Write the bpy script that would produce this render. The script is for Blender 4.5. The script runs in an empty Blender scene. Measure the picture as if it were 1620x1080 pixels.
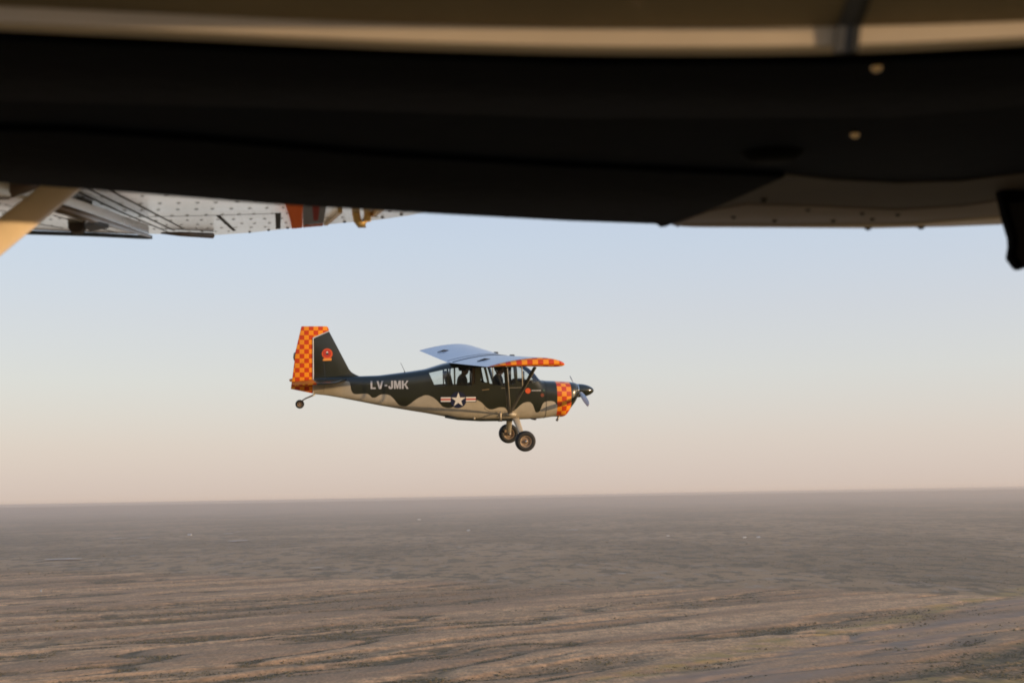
import bpy, bmesh, math, random
import numpy as np
from mathutils import Vector, Matrix
random.seed(4); rng = np.random.default_rng(7)
S = bpy.context.scene
COL = S.collection

# ------------------------------------------------------------------ camera, sky, sun, exposure
EYE = Vector((0, 0, 160.0))                       # eye height over the plain
FPX = 2250.0                                      # 50 mm lens in units of the 1620 px wide photograph
PITCH, ROLL = math.radians(6.2), math.radians(-1.0)
fwd = Vector((0, math.cos(PITCH), math.sin(PITCH)))
rt0 = Vector((1, 0, 0)); up0 = rt0.cross(fwd)
RIGHT = rt0 * math.cos(ROLL) + up0 * math.sin(ROLL)
UP = up0 * math.cos(ROLL) - rt0 * math.sin(ROLL)
cam = bpy.data.cameras.new("camera"); cam_o = bpy.data.objects.new("camera", cam); COL.objects.link(cam_o)
cam_o.matrix_world = Matrix.Translation(EYE) @ Matrix((RIGHT, UP, -fwd)).transposed().to_4x4()
cam.lens = 50; cam.sensor_width = 36; cam.clip_start = 0.05; cam.clip_end = 300000
cam.dof.use_dof = True; cam.dof.focus_distance = 32.4; cam.dof.aperture_fstop = 8.0
S.camera = cam_o

SUN_EL, SUN_AZ = math.radians(4.0), math.radians(108)      # azimuth from +Y (view direction) towards +X
SUN_DIR = Vector((math.sin(SUN_AZ) * math.cos(SUN_EL), math.cos(SUN_AZ) * math.cos(SUN_EL), math.sin(SUN_EL)))
w = bpy.data.worlds.new("World"); S.world = w; w.use_nodes = True
nt = w.node_tree; nt.nodes.clear()
sky = nt.nodes.new("ShaderNodeTexSky"); sky.sky_type = 'NISHITA'; sky.sun_disc = False
sky.sun_elevation = SUN_EL; sky.sun_rotation = SUN_AZ; sky.altitude = 300
sky.air_density = 1.0; sky.dust_density = 2.0; sky.ozone_density = 1.0
bg = nt.nodes.new("ShaderNodeBackground"); bg.inputs["Strength"].default_value = 0.05
nt.links.new(sky.outputs[0], bg.inputs[0])
# hazy evening air: the same band of colours by elevation all the way round
tcw = nt.nodes.new("ShaderNodeTexCoord"); spw = nt.nodes.new("ShaderNodeSeparateXYZ"); nt.links.new(tcw.outputs["Generated"], spw.inputs[0])
mxw = nt.nodes.new("ShaderNodeMath"); mxw.operation = 'MAXIMUM'; mxw.inputs[1].default_value = 0; nt.links.new(spw.outputs[2], mxw.inputs[0])
sqw = nt.nodes.new("ShaderNodeMath"); sqw.operation = 'SQRT'; nt.links.new(mxw.outputs[0], sqw.inputs[0])
rpw = nt.nodes.new("ShaderNodeValToRGB"); nt.links.new(sqw.outputs[0], rpw.inputs[0]); el_ = rpw.color_ramp.elements
AIR = [(0, (.442, .352, .298)), (.196, (.421, .381, .369)), (.289, (.401, .403, .419)), (.356, (.374, .387, .439)), (.419, (.343, .384, .468)), (.585, (.26, .325, .48)), (.84, (.18, .27, .45)), (1, (.15, .24, .42))]
while len(el_) < len(AIR): el_.new(.5)
for e_, (q_, c_) in zip(el_, AIR): e_.position = q_; e_.color = (*c_, 1)
bg2 = nt.nodes.new("ShaderNodeBackground"); bg2.inputs["Strength"].default_value = 1.0; nt.links.new(rpw.outputs[0], bg2.inputs[0])
adw = nt.nodes.new("ShaderNodeAddShader"); nt.links.new(bg.outputs[0], adw.inputs[0]); nt.links.new(bg2.outputs[0], adw.inputs[1])
wo = nt.nodes.new("ShaderNodeOutputWorld"); nt.links.new(adw.outputs[0], wo.inputs[0])
sl = bpy.data.lights.new("sun", 'SUN'); sl.energy = 3.0; sl.angle = math.radians(0.6); sl.color = (1.0, 0.72, 0.42)
so = bpy.data.objects.new("sun", sl); COL.objects.link(so)
so.rotation_euler = (-SUN_DIR).to_track_quat('-Z', 'Y').to_euler(); so.location = (50, -20, 220)
S.view_settings.view_transform = 'Standard'; S.view_settings.look = 'None'
S.view_settings.exposure = 0.5; S.view_settings.gamma = 1.0; S.view_settings.use_curve_mapping = False
S.render.engine = 'CYCLES'
S.cycles.use_denoising = True; S.cycles.filter_width = 1.8
S.cycles.max_bounces = 8; S.cycles.transparent_max_bounces = 16; S.cycles.volume_bounces = 1

# ------------------------------------------------------------------ helpers
def tag(o, label=None, cat=None, group=None, kind=None):
    if label: o["label"] = label
    if cat: o["category"] = cat
    if group: o["group"] = group
    if kind: o["kind"] = kind
    return o
def empty(name, loc=(0, 0, 0)):
    o = bpy.data.objects.new(name, None); COL.objects.link(o); o.location = loc; o.empty_display_size = .3
    return o
def mesh_obj(name, v, f, m=None, parent=None, smooth=False, autos=None):
    me = bpy.data.meshes.new(name); me.from_pydata([tuple(p) for p in v], [], [tuple(q) for q in f]); me.update()
    return link(name, me, m, parent, smooth, autos)
def link(name, me, m=None, parent=None, smooth=False, autos=None):
    o = bpy.data.objects.new(name, me); COL.objects.link(o)
    for mm in (m if isinstance(m, (list, tuple)) else [m]):
        if mm: me.materials.append(mm)
    if parent: o.parent = parent
    if smooth or autos:
        me.polygons.foreach_set("use_smooth", [True] * len(me.polygons))
    if autos:
        me.set_sharp_from_angle(angle=math.radians(autos))
    return o
def bm_obj(name, bm, m=None, parent=None, smooth=False, autos=None):
    bmesh.ops.recalc_face_normals(bm, faces=bm.faces)
    me = bpy.data.meshes.new(name); bm.to_mesh(me); bm.free()
    return link(name, me, m, parent, smooth, autos)
def bevel(bm, w, seg=2, ang=35):
    bm.normal_update()
    e = [x for x in bm.edges if len(x.link_faces) == 2 and x.calc_face_angle(0) > math.radians(ang)]
    if e: bmesh.ops.bevel(bm, geom=e, offset=w, segments=seg, affect='EDGES', profile=.6, clamp_overlap=True)
def add_prism(bm, pts, ext):
    """closed solid: polygon of 3D points swept along the vector ext"""
    ext = Vector(ext)
    a = [bm.verts.new(Vector(p)) for p in pts]; b = [bm.verts.new(Vector(p) + ext) for p in pts]
    bm.faces.new(a); bm.faces.new(b[::-1]); n = len(a)
    for i in range(n): bm.faces.new((a[i], b[i], b[(i + 1) % n], a[(i + 1) % n]))
def add_tube(bm, path, rad, seg=10, sx=None, flat=1.0, side=None):
    """swept ellipse along path; flat = ratio across the vector side"""
    P = [Vector(p) for p in path]; rings = []
    R = rad if isinstance(rad, (list, tuple)) else [rad] * len(P)
    for i, p in enumerate(P):
        t = (P[min(i + 1, len(P) - 1)] - P[max(i - 1, 0)]).normalized()
        s = Vector(side) if side is not None else (Vector((0, 0, 1)) if abs(t.z) < .9 else Vector((1, 0, 0)))
        a = (s - t * s.dot(t)).normalized(); b = t.cross(a)
        rings.append([bm.verts.new(p + a * R[i] * math.cos(k * 2 * math.pi / seg) + b * R[i] * flat * math.sin(k * 2 * math.pi / seg)) for k in range(seg)])
    for r0, r1 in zip(rings, rings[1:]):
        for k in range(seg): bm.faces.new((r0[k], r0[(k + 1) % seg], r1[(k + 1) % seg], r1[k]))
    bm.faces.new(rings[0][::-1]); bm.faces.new(rings[-1])
def add_lathe(bm, prof, M=None, seg=24, cap=True):
    """profile of (axial, radius) turned about local X, then moved by M"""
    M = M or Matrix()
    rings = []
    for ax, r in prof:
        if r < 1e-6: rings.append([bm.verts.new(M @ Vector((ax, 0, 0)))])
        else: rings.append([bm.verts.new(M @ Vector((ax, r * math.cos(k * 2 * math.pi / seg), r * math.sin(k * 2 * math.pi / seg)))) for k in range(seg)])
    for r0, r1 in zip(rings, rings[1:]):
        for k in range(seg):
            k2 = (k + 1) % seg
            if len(r0) == 1 and len(r1) == 1: continue
            if len(r0) == 1: bm.faces.new((r0[0], r1[k2], r1[k]))
            elif len(r1) == 1: bm.faces.new((r0[k], r0[k2], r1[0]))
            else: bm.faces.new((r0[k], r0[k2], r1[k2], r1[k]))
    for r in (rings[0], rings[-1]):
        if cap and len(r) > 1: bm.faces.new(r)
def add_dome(bm, c, n, r, h, seg=8):
    n = Vector(n).normalized(); M = n.to_track_quat('X', 'Z').to_matrix().to_4x4(); M.translation = Vector(c)
    add_lathe(bm, [(-.2 * h, r), (.35 * h, r * .9), (.8 * h, r * .5), (h, 0)], M, seg)
def evaluated(o):
    dg = bpy.context.evaluated_depsgraph_get(); dg.update()
    return bpy.data.meshes.new_from_object(o.evaluated_get(dg))
def boolean(o, cutter, op):
    md = o.modifiers.new("b", 'BOOLEAN'); md.operation = op; md.object = cutter; md.solver = 'EXACT'
    me = evaluated(o); o.modifiers.clear(); old = o.data; o.data = me; bpy.data.meshes.remove(old)
def drop(o):
    d = o.data; bpy.data.objects.remove(o); bpy.data.meshes.remove(d)

# ------------------------------------------------------------------ materials
def mat(name, col, rough=.5, metal=0.0, coat=0.0, noise=0.0, nscale=8.0, bump=0.0, bscale=60.0, spec=.5):
    m = bpy.data.materials.new(name); m.use_nodes = True; t = m.node_tree
    b = t.nodes["Principled BSDF"]
    b.inputs["Base Color"].default_value = (*col, 1); b.inputs["Roughness"].default_value = rough
    b.inputs["Metallic"].default_value = metal; b.inputs["Coat Weight"].default_value = coat
    b.inputs["Coat Roughness"].default_value = .12; b.inputs["Specular IOR Level"].default_value = spec
    tc = t.nodes.new("ShaderNodeTexCoord")
    if noise:
        n = t.nodes.new("ShaderNodeTexNoise"); n.inputs["Scale"].default_value = nscale; n.inputs["Detail"].default_value = 5
        t.links.new(tc.outputs["Object"], n.inputs["Vector"])
        h = t.nodes.new("ShaderNodeMixRGB"); h.blend_type = 'MULTIPLY'; h.inputs[0].default_value = 1
        r = t.nodes.new("ShaderNodeMapRange"); r.inputs[1].default_value = .3; r.inputs[2].default_value = .7
        r.inputs[3].default_value = 1 - noise; r.inputs[4].default_value = 1 + noise
        t.links.new(n.outputs["Fac"], r.inputs[0]); h.inputs[1].default_value = (*col, 1)
        t.links.new(r.outputs[0], h.inputs[2]); t.links.new(h.outputs[0], b.inputs["Base Color"])
        r2 = t.nodes.new("ShaderNodeMapRange"); r2.inputs[3].default_value = max(.02, rough - .08); r2.inputs[4].default_value = min(1, rough + .08)
        t.links.new(n.outputs["Fac"], r2.inputs[0]); t.links.new(r2.outputs[0], b.inputs["Roughness"])
    if bump:
        n = t.nodes.new("ShaderNodeTexNoise"); n.inputs["Scale"].default_value = bscale; n.inputs["Detail"].default_value = 4
        t.links.new(tc.outputs["Object"], n.inputs["Vector"])
        bp = t.nodes.new("ShaderNodeBump"); bp.inputs["Strength"].default_value = bump; bp.inputs["Distance"].default_value = .01
        t.links.new(n.outputs["Fac"], bp.inputs["Height"]); t.links.new(bp.outputs[0], b.inputs["Normal"])
    return m
GREEN = (.020, .021, .011); TAN = (.45, .385, .285); RED = (.56, .050, .007); YEL = (.86, .285, .010)

def checker_nodes(t, vec_out, cell, off=(0, 0, 0), flat=None):
    mp = t.nodes.new("ShaderNodeMapping"); t.links.new(vec_out, mp.inputs[0])
    s = [1 / cell] * 3; o = [x / cell for x in off]
    if flat is not None: s[flat] = 0; o[flat] = .5
    mp.inputs["Scale"].default_value = s; mp.inputs["Location"].default_value = o
    c = t.nodes.new("ShaderNodeTexChecker"); c.inputs["Scale"].default_value = 1.0
    c.inputs["Color1"].default_value = (*RED, 1); c.inputs["Color2"].default_value = (*YEL, 1)
    t.links.new(mp.outputs[0], c.inputs["Vector"])
    return c.outputs["Color"]
def checker_mat(name, cell, off=(0, 0, 0), flat=None, shear=0.0):
    m = mat(name, RED, .45, spec=.35); t = m.node_tree
    tc = t.nodes.new("ShaderNodeTexCoord"); v = tc.outputs["Object"]
    if shear:
        sp = t.nodes.new("ShaderNodeSeparateXYZ"); t.links.new(v, sp.inputs[0])
        ma = t.nodes.new("ShaderNodeMath"); ma.operation = 'MULTIPLY_ADD'; ma.inputs[1].default_value = shear
        t.links.new(sp.outputs[0], ma.inputs[0]); t.links.new(sp.outputs[2], ma.inputs[2])
        cb = t.nodes.new("ShaderNodeCombineXYZ"); t.links.new(sp.outputs[0], cb.inputs[0]); t.links.new(sp.outputs[1], cb.inputs[1]); t.links.new(ma.outputs[0], cb.inputs[2])
        v = cb.outputs[0]
    t.links.new(checker_nodes(t, v, cell, off, flat), t.nodes["Principled BSDF"].inputs["Base Color"])
    return m

# camouflage edge between the dark upper and the tan lower paint: (x, z) measured on the fuselage side
WAVE = [(-6.6, .28), (-5.70, .271), (-5.631, .256), (-5.606, .144), (-5.592, .074), (-5.562, .017), (-5.492, -.019), (-5.367, -.014), (-5.282, -.008),
        (-5.184, -.044), (-5.101, -.102), (-5.03, -.082), (-4.974, -.047), (-4.889, -.027), (-4.791, -.036), (-4.692, -.094), (-4.58, -.222),
        (-4.495, -.287), (-4.41, -.302), (-4.325, -.268), (-4.197, -.171), (-4.054, -.089), (-3.926, -.055), (-3.841, -.078), (-3.727, -.15),
        (-3.627, -.251), (-3.527, -.331), (-3.413, -.347), (-3.326, -.312), (-3.2, -.24), (-3.079, -.175), (-2.95, -.155), (-2.835, -.167), (-2.72, -.215), (-2.62, -.31),
        (-2.547, -.37), (-2.475, -.393), (-2.374, -.373), (-2.258, -.347), (-2.172, -.355), (-2.10, -.42), (-1.99, -.44), (-1.925, -.409),
        (-1.794, -.297), (-1.706, -.248), (-1.619, -.235), (-1.546, -.272), (-1.473, -.416), (-1.422, -.482), (-1.371, -.461), (-1.312, -.319),
        (-1.239, -.241), (-1.122, -.221), (-1.033, -.237), (-.945, -.31), (-.6, -.35), (-.3, -.35)]
def camo_mat(name, band=False):
    m = mat(name, TAN, .32, coat=.35); t = m.node_tree; b = t.nodes["Principled BSDF"]
    tc = t.nodes.new("ShaderNodeTexCoord"); sp = t.nodes.new("ShaderNodeSeparateXYZ"); t.links.new(tc.outputs["Object"], sp.inputs[0])
    x0, x1, z0, z1 = -6.6, -.3, -.55, .45
    mr = t.nodes.new("ShaderNodeMapRange"); mr.inputs[1].default_value = x0; mr.inputs[2].default_value = x1
    t.links.new(sp.outputs[0], mr.inputs[0])
    fc = t.nodes.new("ShaderNodeFloatCurve"); cv = fc.mapping.curves[0]
    P = [((x - x0) / (x1 - x0), (z - z0) / (z1 - z0)) for x, z in WAVE]
    cv.points[0].location = P[0]; cv.points[1].location = P[-1]
    for p in P[1:-1]: cv.points.new(*p)
    fc.mapping.update(); t.links.new(mr.outputs[0], fc.inputs["Value"])
    mz = t.nodes.new("ShaderNodeMapRange"); mz.inputs[1].default_value = z0; mz.inputs[2].default_value = z1; mz.clamp = False
    t.links.new(sp.outputs[2], mz.inputs[0])
    sub = t.nodes.new("ShaderNodeMath"); sub.operation = 'SUBTRACT'; t.links.new(mz.outputs[0], sub.inputs[0]); t.links.new(fc.outputs[0], sub.inputs[1])
    ss = t.nodes.new("ShaderNodeMapRange"); ss.inputs[1].default_value = -.008; ss.inputs[2].default_value = .008; t.links.new(sub.outputs[0], ss.inputs[0])
    n = t.nodes.new("ShaderNodeTexNoise"); n.inputs["Scale"].default_value = 3.5; n.inputs["Detail"].default_value = 6; t.links.new(tc.outputs["Object"], n.inputs["Vector"])
    nr = t.nodes.new("ShaderNodeMapRange"); nr.inputs[1].default_value = .3; nr.inputs[2].default_value = .7; nr.inputs[3].default_value = .86; nr.inputs[4].default_value = 1.12
    t.links.new(n.outputs["Fac"], nr.inputs[0])
    mx = t.nodes.new("ShaderNodeMixRGB"); mx.inputs[1].default_value = (*TAN, 1); mx.inputs[2].default_value = (*GREEN, 1); t.links.new(ss.outputs[0], mx.inputs[0])
    mu = t.nodes.new("ShaderNodeMixRGB"); mu.blend_type = 'MULTIPLY'; mu.inputs[0].default_value = 1; t.links.new(mx.outputs[0], mu.inputs[1]); t.links.new(nr.outputs[0], mu.inputs[2])
    out = mu.outputs[0]
    if band:
        uv = t.nodes.new("ShaderNodeUVMap")
        ck = checker_nodes(t, uv.outputs[0], .112, (.96, .03, 0), flat=2)
        a = t.nodes.new("ShaderNodeMath"); a.operation = 'GREATER_THAN'; a.inputs[1].default_value = -.955; t.links.new(sp.outputs[0], a.inputs[0])
        c = t.nodes.new("ShaderNodeMath"); c.operation = 'LESS_THAN'; c.inputs[1].default_value = -.621; t.links.new(sp.outputs[0], c.inputs[0])
        k = t.nodes.new("ShaderNodeMath"); k.operation = 'MULTIPLY'; t.links.new(a.outputs[0], k.inputs[0]); t.links.new(c.outputs[0], k.inputs[1])
        fr = t.nodes.new("ShaderNodeMixRGB"); fr.inputs[2].default_value = (*GREEN, 1); t.links.new(c.outputs[0], fr.inputs[0])   # nose bowl ahead of the band: dark
        inv = t.nodes.new("ShaderNodeMath"); inv.operation = 'SUBTRACT'; inv.inputs[0].default_value = 1; t.links.new(c.outputs[0], inv.inputs[1])
        t.links.new(inv.outputs[0], fr.inputs[0]); t.links.new(out, fr.inputs[1])
        m2 = t.nodes.new("ShaderNodeMixRGB"); t.links.new(k.outputs[0], m2.inputs[0]); t.links.new(fr.outputs[0], m2.inputs[1]); t.links.new(ck, m2.inputs[2])
        out = m2.outputs[0]
    t.links.new(out, b.inputs["Base Color"])
    return m
def glass_mat(name, tint=(.86, .9, .9), extra=.06):
    m = bpy.data.materials.new(name); m.use_nodes = True; t = m.node_tree; t.nodes.clear()
    o = t.nodes.new("ShaderNodeOutputMaterial"); mx = t.nodes.new("ShaderNodeMixShader")
    tr = t.nodes.new("ShaderNodeBsdfTransparent"); tr.inputs[0].default_value = (*tint, 1)
    gl = t.nodes.new("ShaderNodeBsdfGlossy"); gl.inputs["Roughness"].default_value = .04
    fr = t.nodes.new("ShaderNodeFresnel"); fr.inputs[0].default_value = 1.5
    ad = t.nodes.new("ShaderNodeMath"); ad.inputs[1].default_value = extra; t.links.new(fr.outputs[0], ad.inputs[0])
    t.links.new(ad.outputs[0], mx.inputs[0]); t.links.new(tr.outputs[0], mx.inputs[1]); t.links.new(gl.outputs[0], mx.inputs[2]); t.links.new(mx.outputs[0], o.inputs[0])
    return m

# ------------------------------------------------------------------ ground
def vnoise(x, y, seed=0):
    xi = np.floor(x).astype(np.int64); yi = np.floor(y).astype(np.int64); xf = x - xi; yf = y - yi
    def h(a, b):
        k = (a * 374761393 + b * 668265263 + seed * 1442695041) & 0x7fffffff
        k = ((k ^ (k >> 13)) * 1274126177) & 0x7fffffff
        k = k ^ (k >> 16)
        return (k & 0xffff) / 65535.0
    u = xf * xf * (3 - 2 * xf); v = yf * yf * (3 - 2 * yf)
    return (h(xi, yi) * (1 - u) + h(xi + 1, yi) * u) * (1 - v) + (h(xi, yi + 1) * (1 - u) + h(xi + 1, yi + 1) * u) * v
def fbm(x, y, oct=4, seed=0, gain=.5):
    s = 0; a = 1; n = 0
    for i in range(oct):
        s = s + a * vnoise(x * 2 ** i + 17.3 * i, y * 2 ** i - 9.1 * i, seed + i); n += a; a *= gain
    return s / n
def smooth(a, b, x):
    t = np.clip((x - a) / (b - a), 0, 1); return t * t * (3 - 2 * t)
def land(x, y):
    """height, scrub cover, dry yellow grass and field mask at points of the plain"""
    s = x * .77 + y * .64; t = -x * .64 + y * .77                 # along and across the drainage lines
    warp = 170 * (fbm(s / 900, t / 500, 3, 3) - .5) + 55 * (fbm(s / 210, t / 150, 4, 7) - .5)
    tt = t + warp
    g = fbm(s / 330 + 3.1, tt / 52, 4, 11)                          # narrow gullies
    g2 = fbm(s / 1500, tt / 190, 3, 29)
    vein = 1 - np.abs(2 * fbm(s / 460 + 7.7, tt / 105, 4, 19) - 1)     # branching drainage lines
    edge = (y - 2650) * .775 + x * .63 + 380 * (fbm(x / 600, y / 600, 5, 41) - .5)    # the far side of the tan field
    field = 1 - smooth(-45, 45, edge)
    wash = smooth(.52, .63, g) * .55 + smooth(.54, .66, g2) * .35 + .95 * smooth(.925, .975, vein)
    far = fbm(x / 420, y / 900, 5, 53)
    scrub = field * np.clip(wash, 0, 1) + (1 - field) * (.28 + .42 * smooth(.42, .58, far))
    # strip of yellow grass and the pale dry wash beyond it, on the near right
    q = (x - 110) * .811 - (y - 1300) * .585                       # signed distance right of the strip
    qn = q + 50 * (fbm(s / 200, t / 60, 3, 61) - .5)
    near = 1 - smooth(2200, 2500, y)
    yel = near * np.exp(-((qn + 6) / 18.0) ** 2) * smooth(.35, .6, fbm(x / 22, y / 22, 3, 77)) * smooth(-250, 60, y - 1300)
    pale = near * smooth(18, 45, qn) * (1 - smooth(110, 190, qn)) * field * (.35 + .65 * smooth(.35, .6, fbm(s / 160, t / 30, 4, 71)))
    scrub = scrub * (1 - .8 * pale)
    dark = near * smooth(190, 240, qn) * field
    scrub = np.clip(scrub + .8 * dark, 0, 1); yel = np.clip(yel + .8 * dark * smooth(.40, .6, fbm(x / 60, y / 60, 4, 83)), 0, 1)
    z = field * (-2.6 * smooth(.5, .66, g) - 2.0 * smooth(.5, .7, g2) - 1.6 * smooth(.88, .98, vein) + 2.0 * g) + 6 * (fbm(x / 1300, y / 1300, 3, 87) - .5)
    z = z * smooth(200, 900, np.hypot(x, y)) * (1 - smooth(9000, 16000, np.hypot(x, y)))
    stk = fbm(s / 420, tt / 70, 5, 91)
    rr_ = np.hypot(x, y); z = z + smooth(19000, 34500, rr_) * (112 + 8 * np.clip(x / 12000, -1, 1.5) + 16 * (fbm(x / 4200, y / 4200, 4, 101) - .5))
    return z, scrub, yel, pale, field, stk

ang_f = np.radians(np.linspace(-26, 26, 520))
ang_b = np.radians(np.linspace(26, 334, 60)[1:-1])
ang = np.concatenate([ang_f, ang_b])
rad = np.concatenate([[25, 120, 300, 500, 700, 850], 950 * (4800 / 950) ** (np.linspace(0, 1, 430)), 4800 * (36000 / 4800) ** (np.linspace(0, 1, 90)[1:])])
NR, NA = len(rad), len(ang)
AA, RR = np.meshgrid(ang, rad)
X = RR * np.sin(AA); Y = RR * np.cos(AA)
Z, SC, YE, PA, FI, SK = land(X, Y)
me = bpy.data.meshes.new("ground")
V = np.stack([X, Y, Z], -1).reshape(-1, 3); V = np.vstack([V, [[0, 0, 0]]])
i = np.arange(NR - 1)[:, None] * NA; j = np.arange(NA)[None, :]; j2 = (j + 1) % NA
Q = np.stack([i + j, i + NA + j, i + NA + j2, i + j2], -1).reshape(-1, 4)
TR = np.stack([np.full(NA, len(V) - 1), np.arange(NA), (np.arange(NA) + 1) % NA], -1)
me.vertices.add(len(V)); me.vertices.foreach_set("co", V.astype(np.float32).ravel())
nl = Q.size + TR.size; me.loops.add(nl); me.loops.foreach_set("vertex_index", np.concatenate([Q.ravel()[::1], TR.ravel()]).astype(np.int32))
npoly = len(Q) + len(TR); me.polygons.add(npoly)
me.polygons.foreach_set("loop_start", np.concatenate([np.arange(len(Q)) * 4, Q.size + np.arange(len(TR)) * 3]).astype(np.int32))
me.polygons.foreach_set("use_smooth", np.ones(npoly, dtype=bool))
me.update(calc_edges=True); me.validate()
me.flip_normals() if me.polygons[0].normal.z < 0 else None
for nm, arr in (("scrub", SC), ("yellow", YE), ("pale", PA), ("field", FI), ("streak", SK)):
    at = me.attributes.new(nm, 'FLOAT', 'POINT'); at.data.foreach_set("value", np.append(arr.ravel(), 0).astype(np.float32))
def ground_mat():
    m = mat("plain_soil", (.2, .15, .1), .95, spec=.1); t = m.node_tree; b = t.nodes["Principled BSDF"]; L = t.links
    tc = t.nodes.new("ShaderNodeTexCoord")
    def attr(n):
        a = t.nodes.new("ShaderNodeAttribute"); a.attribute_name = n; return a.outputs["Fac"]
    def noise(scale, detail=5, stretch=None):
        n = t.nodes.new("ShaderNodeTexNoise"); n.inputs["Scale"].default_value = 1; n.inputs["Detail"].default_value = detail; n.inputs["Roughness"].default_value = .65
        mp = t.nodes.new("ShaderNodeMapping"); L.new(tc.outputs["Object"], mp.inputs[0]); mp.inputs["Scale"].default_value = stretch or (scale,) * 3
        L.new(mp.outputs[0], n.inputs["Vector"]); return n.outputs["Fac"]
    def rng_(x, a, b_, c=0, d=1):
        r = t.nodes.new("ShaderNodeMapRange"); r.inputs[1].default_value = a; r.inputs[2].default_value = b_; r.inputs[3].default_value = c; r.inputs[4].default_value = d
        L.new(x, r.inputs[0]); return r.outputs[0]
    def mix(f, a, b_, mode='MIX'):
        x = t.nodes.new("ShaderNodeMixRGB"); x.blend_type = mode
        if isinstance(f, float): x.inputs[0].default_value = f
        else: L.new(f, x.inputs[0])
        for k, c in ((1, a), (2, b_)):
            if isinstance(c, tuple): x.inputs[k].default_value = (*c, 1)
            else: L.new(c, x.inputs[k])
        return x.outputs[0]
    def math_(op, a, b_):
        x = t.nodes.new("ShaderNodeMath"); x.operation = op; x.use_clamp = True
        for k, c in ((0, a), (1, b_)):
            if isinstance(c, (int, float)): x.inputs[k].default_value = c
            else: L.new(c, x.inputs[k])
        return x.outputs[0]
    big = noise(.0016, 6); fine = noise(.045, 6); spk = noise(.13, 3)
    stk = attr("streak")
    soil = mix(rng_(big, .35, .65), (.62, .335, .155), (.76, .430, .210))
    soil = mix(rng_(stk, .42, .60), soil, (.42, .235, .118))
    soil = mix(rng_(fine, .45, .70), soil, (.33, .195, .100))
    plain = mix(rng_(big, .35, .65), (.39, .232, .112), (.49, .298, .150))
    plain = mix(rng_(noise(1, 10, (.020, .0075, 1)), .50, .56), plain, (.190, .130, .066))
    plain = mix(rng_(noise(1, 6, (.03, .010, 1)), .56, .62), plain, (.42, .29, .19))
    grain = noise(1, 4, (.30, .10, .3)); gr = t.nodes.new("ShaderNodeCombineColor"); gv = rng_(grain, .35, .65, .68, 1.22)
    for k_ in range(3): L.new(gv, gr.inputs[k_])
    soil = mix(1.0, soil, gr.outputs[0], 'MULTIPLY')
    soil = mix(rng_(noise(1, 8, (.075, .028, .1)), .50, .60, 0, .45), soil, (.30, .185, .092))
    base = mix(attr("field"), plain, soil)
    grass = mix(rng_(fine, .3, .7), (.062, .050, .022), (.130, .095, .046))
    sc = math_('MULTIPLY', attr("scrub"), rng_(math_('ADD', spk, rng_(fine, .3, .7, -.2, .25)), .35, .62, .45, 1.0))
    c = mix(sc, base, grass)
    c = mix(attr("pale"), c, mix(rng_(fine, .3, .7), (.27, .17, .105), (.38, .245, .155)))
    c = mix(math_('MULTIPLY', attr("yellow"), .8), c, (.40, .25, .075))
    L.new(c, b.inputs["Base Color"])
    bp = t.nodes.new("ShaderNodeBump"); bp.inputs["Strength"].default_value = .5; bp.inputs["Distance"].default_value = 2.0
    L.new(fine, bp.inputs["Height"]); L.new(bp.outputs[0], b.inputs["Normal"])
    return m
ground = link("ground", me, ground_mat()); tag(ground, kind="structure")

# low thorn scrub growing over the plain: far too many to count
def blob_cloud(px, py, pz, size):
    n = len(px)
    base = np.array([(1, 0, .35), (.3, .95, .3), (-.8, .6, .4), (-.8, -.6, .3), (.3, -.95, .38), (.15, .1, 1.0), (-.2, -.25, .9)])
    tri = np.array([(0, 1, 5), (1, 2, 5), (2, 6, 5), (2, 3, 6), (3, 4, 6), (4, 0, 5), (4, 5, 6)])
    foot = base[:5] * np.array([.8, .8, 0]); foot[:, 2] = -.15
    base = np.vstack([base, foot])
    tri = np.vstack([tri] + [[(k, 7 + k, 7 + (k + 1) % 5), (k, 7 + (k + 1) % 5, (k + 1) % 5)] for k in range(5)])
    a = rng.uniform(0, 6.28, n); ca, sa = np.cos(a), np.sin(a)
    sx = size * rng.uniform(.7, 1.5, n); sz = size * rng.uniform(.5, .95, n)
    jit = rng.uniform(.7, 1.3, (n, len(base), 3))
    b = base[None] * jit
    vx = (b[..., 0] * ca[:, None] - b[..., 1] * sa[:, None]) * sx[:, None] + px[:, None]
    vy = (b[..., 0] * sa[:, None] + b[..., 1] * ca[:, None]) * sx[:, None] + py[:, None]
    vz = b[..., 2] * sz[:, None] + pz[:, None]
    v = np.stack([vx, vy, vz], -1).reshape(-1, 3)
    f = (tri[None] + (np.arange(n) * len(base))[:, None, None]).reshape(-1, 3)
    return v, f
def tri_mesh(name, v, f):
    me = bpy.data.meshes.new(name)
    me.vertices.add(len(v)); me.vertices.foreach_set("co", v.astype(np.float32).ravel())
    me.loops.add(f.size); me.loops.foreach_set("vertex_index", f.astype(np.int32).ravel())
    me.polygons.add(len(f)); me.polygons.foreach_set("loop_start", (np.arange(len(f)) * 3).astype(np.int32))
    me.update(calc_edges=True); return me
N = 620000
r_ = 1000 * (7500 / 1000) ** rng.uniform(0, 1, N); a_ = np.radians(rng.uniform(-23, 23, N))
bx, by = r_ * np.sin(a_), r_ * np.cos(a_)
bz, bs, bye, bpa, bfi, bsk = land(bx, by)
clump = fbm(bx / 40, by / 40, 3, 131)
keep = rng.uniform(0, 1, N) < np.clip((bs - .12), 0, 1) ** 1.3 * smooth(.36, .6, clump) * (.30 + .55 * bfi)
bx, by, bz = bx[keep], by[keep], bz[keep]; r_ = r_[keep]
size = rng.gamma(3, .21, len(bx)).clip(.30, 2.2) * (1 + smooth(2600, 5000, r_) * .5)
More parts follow.
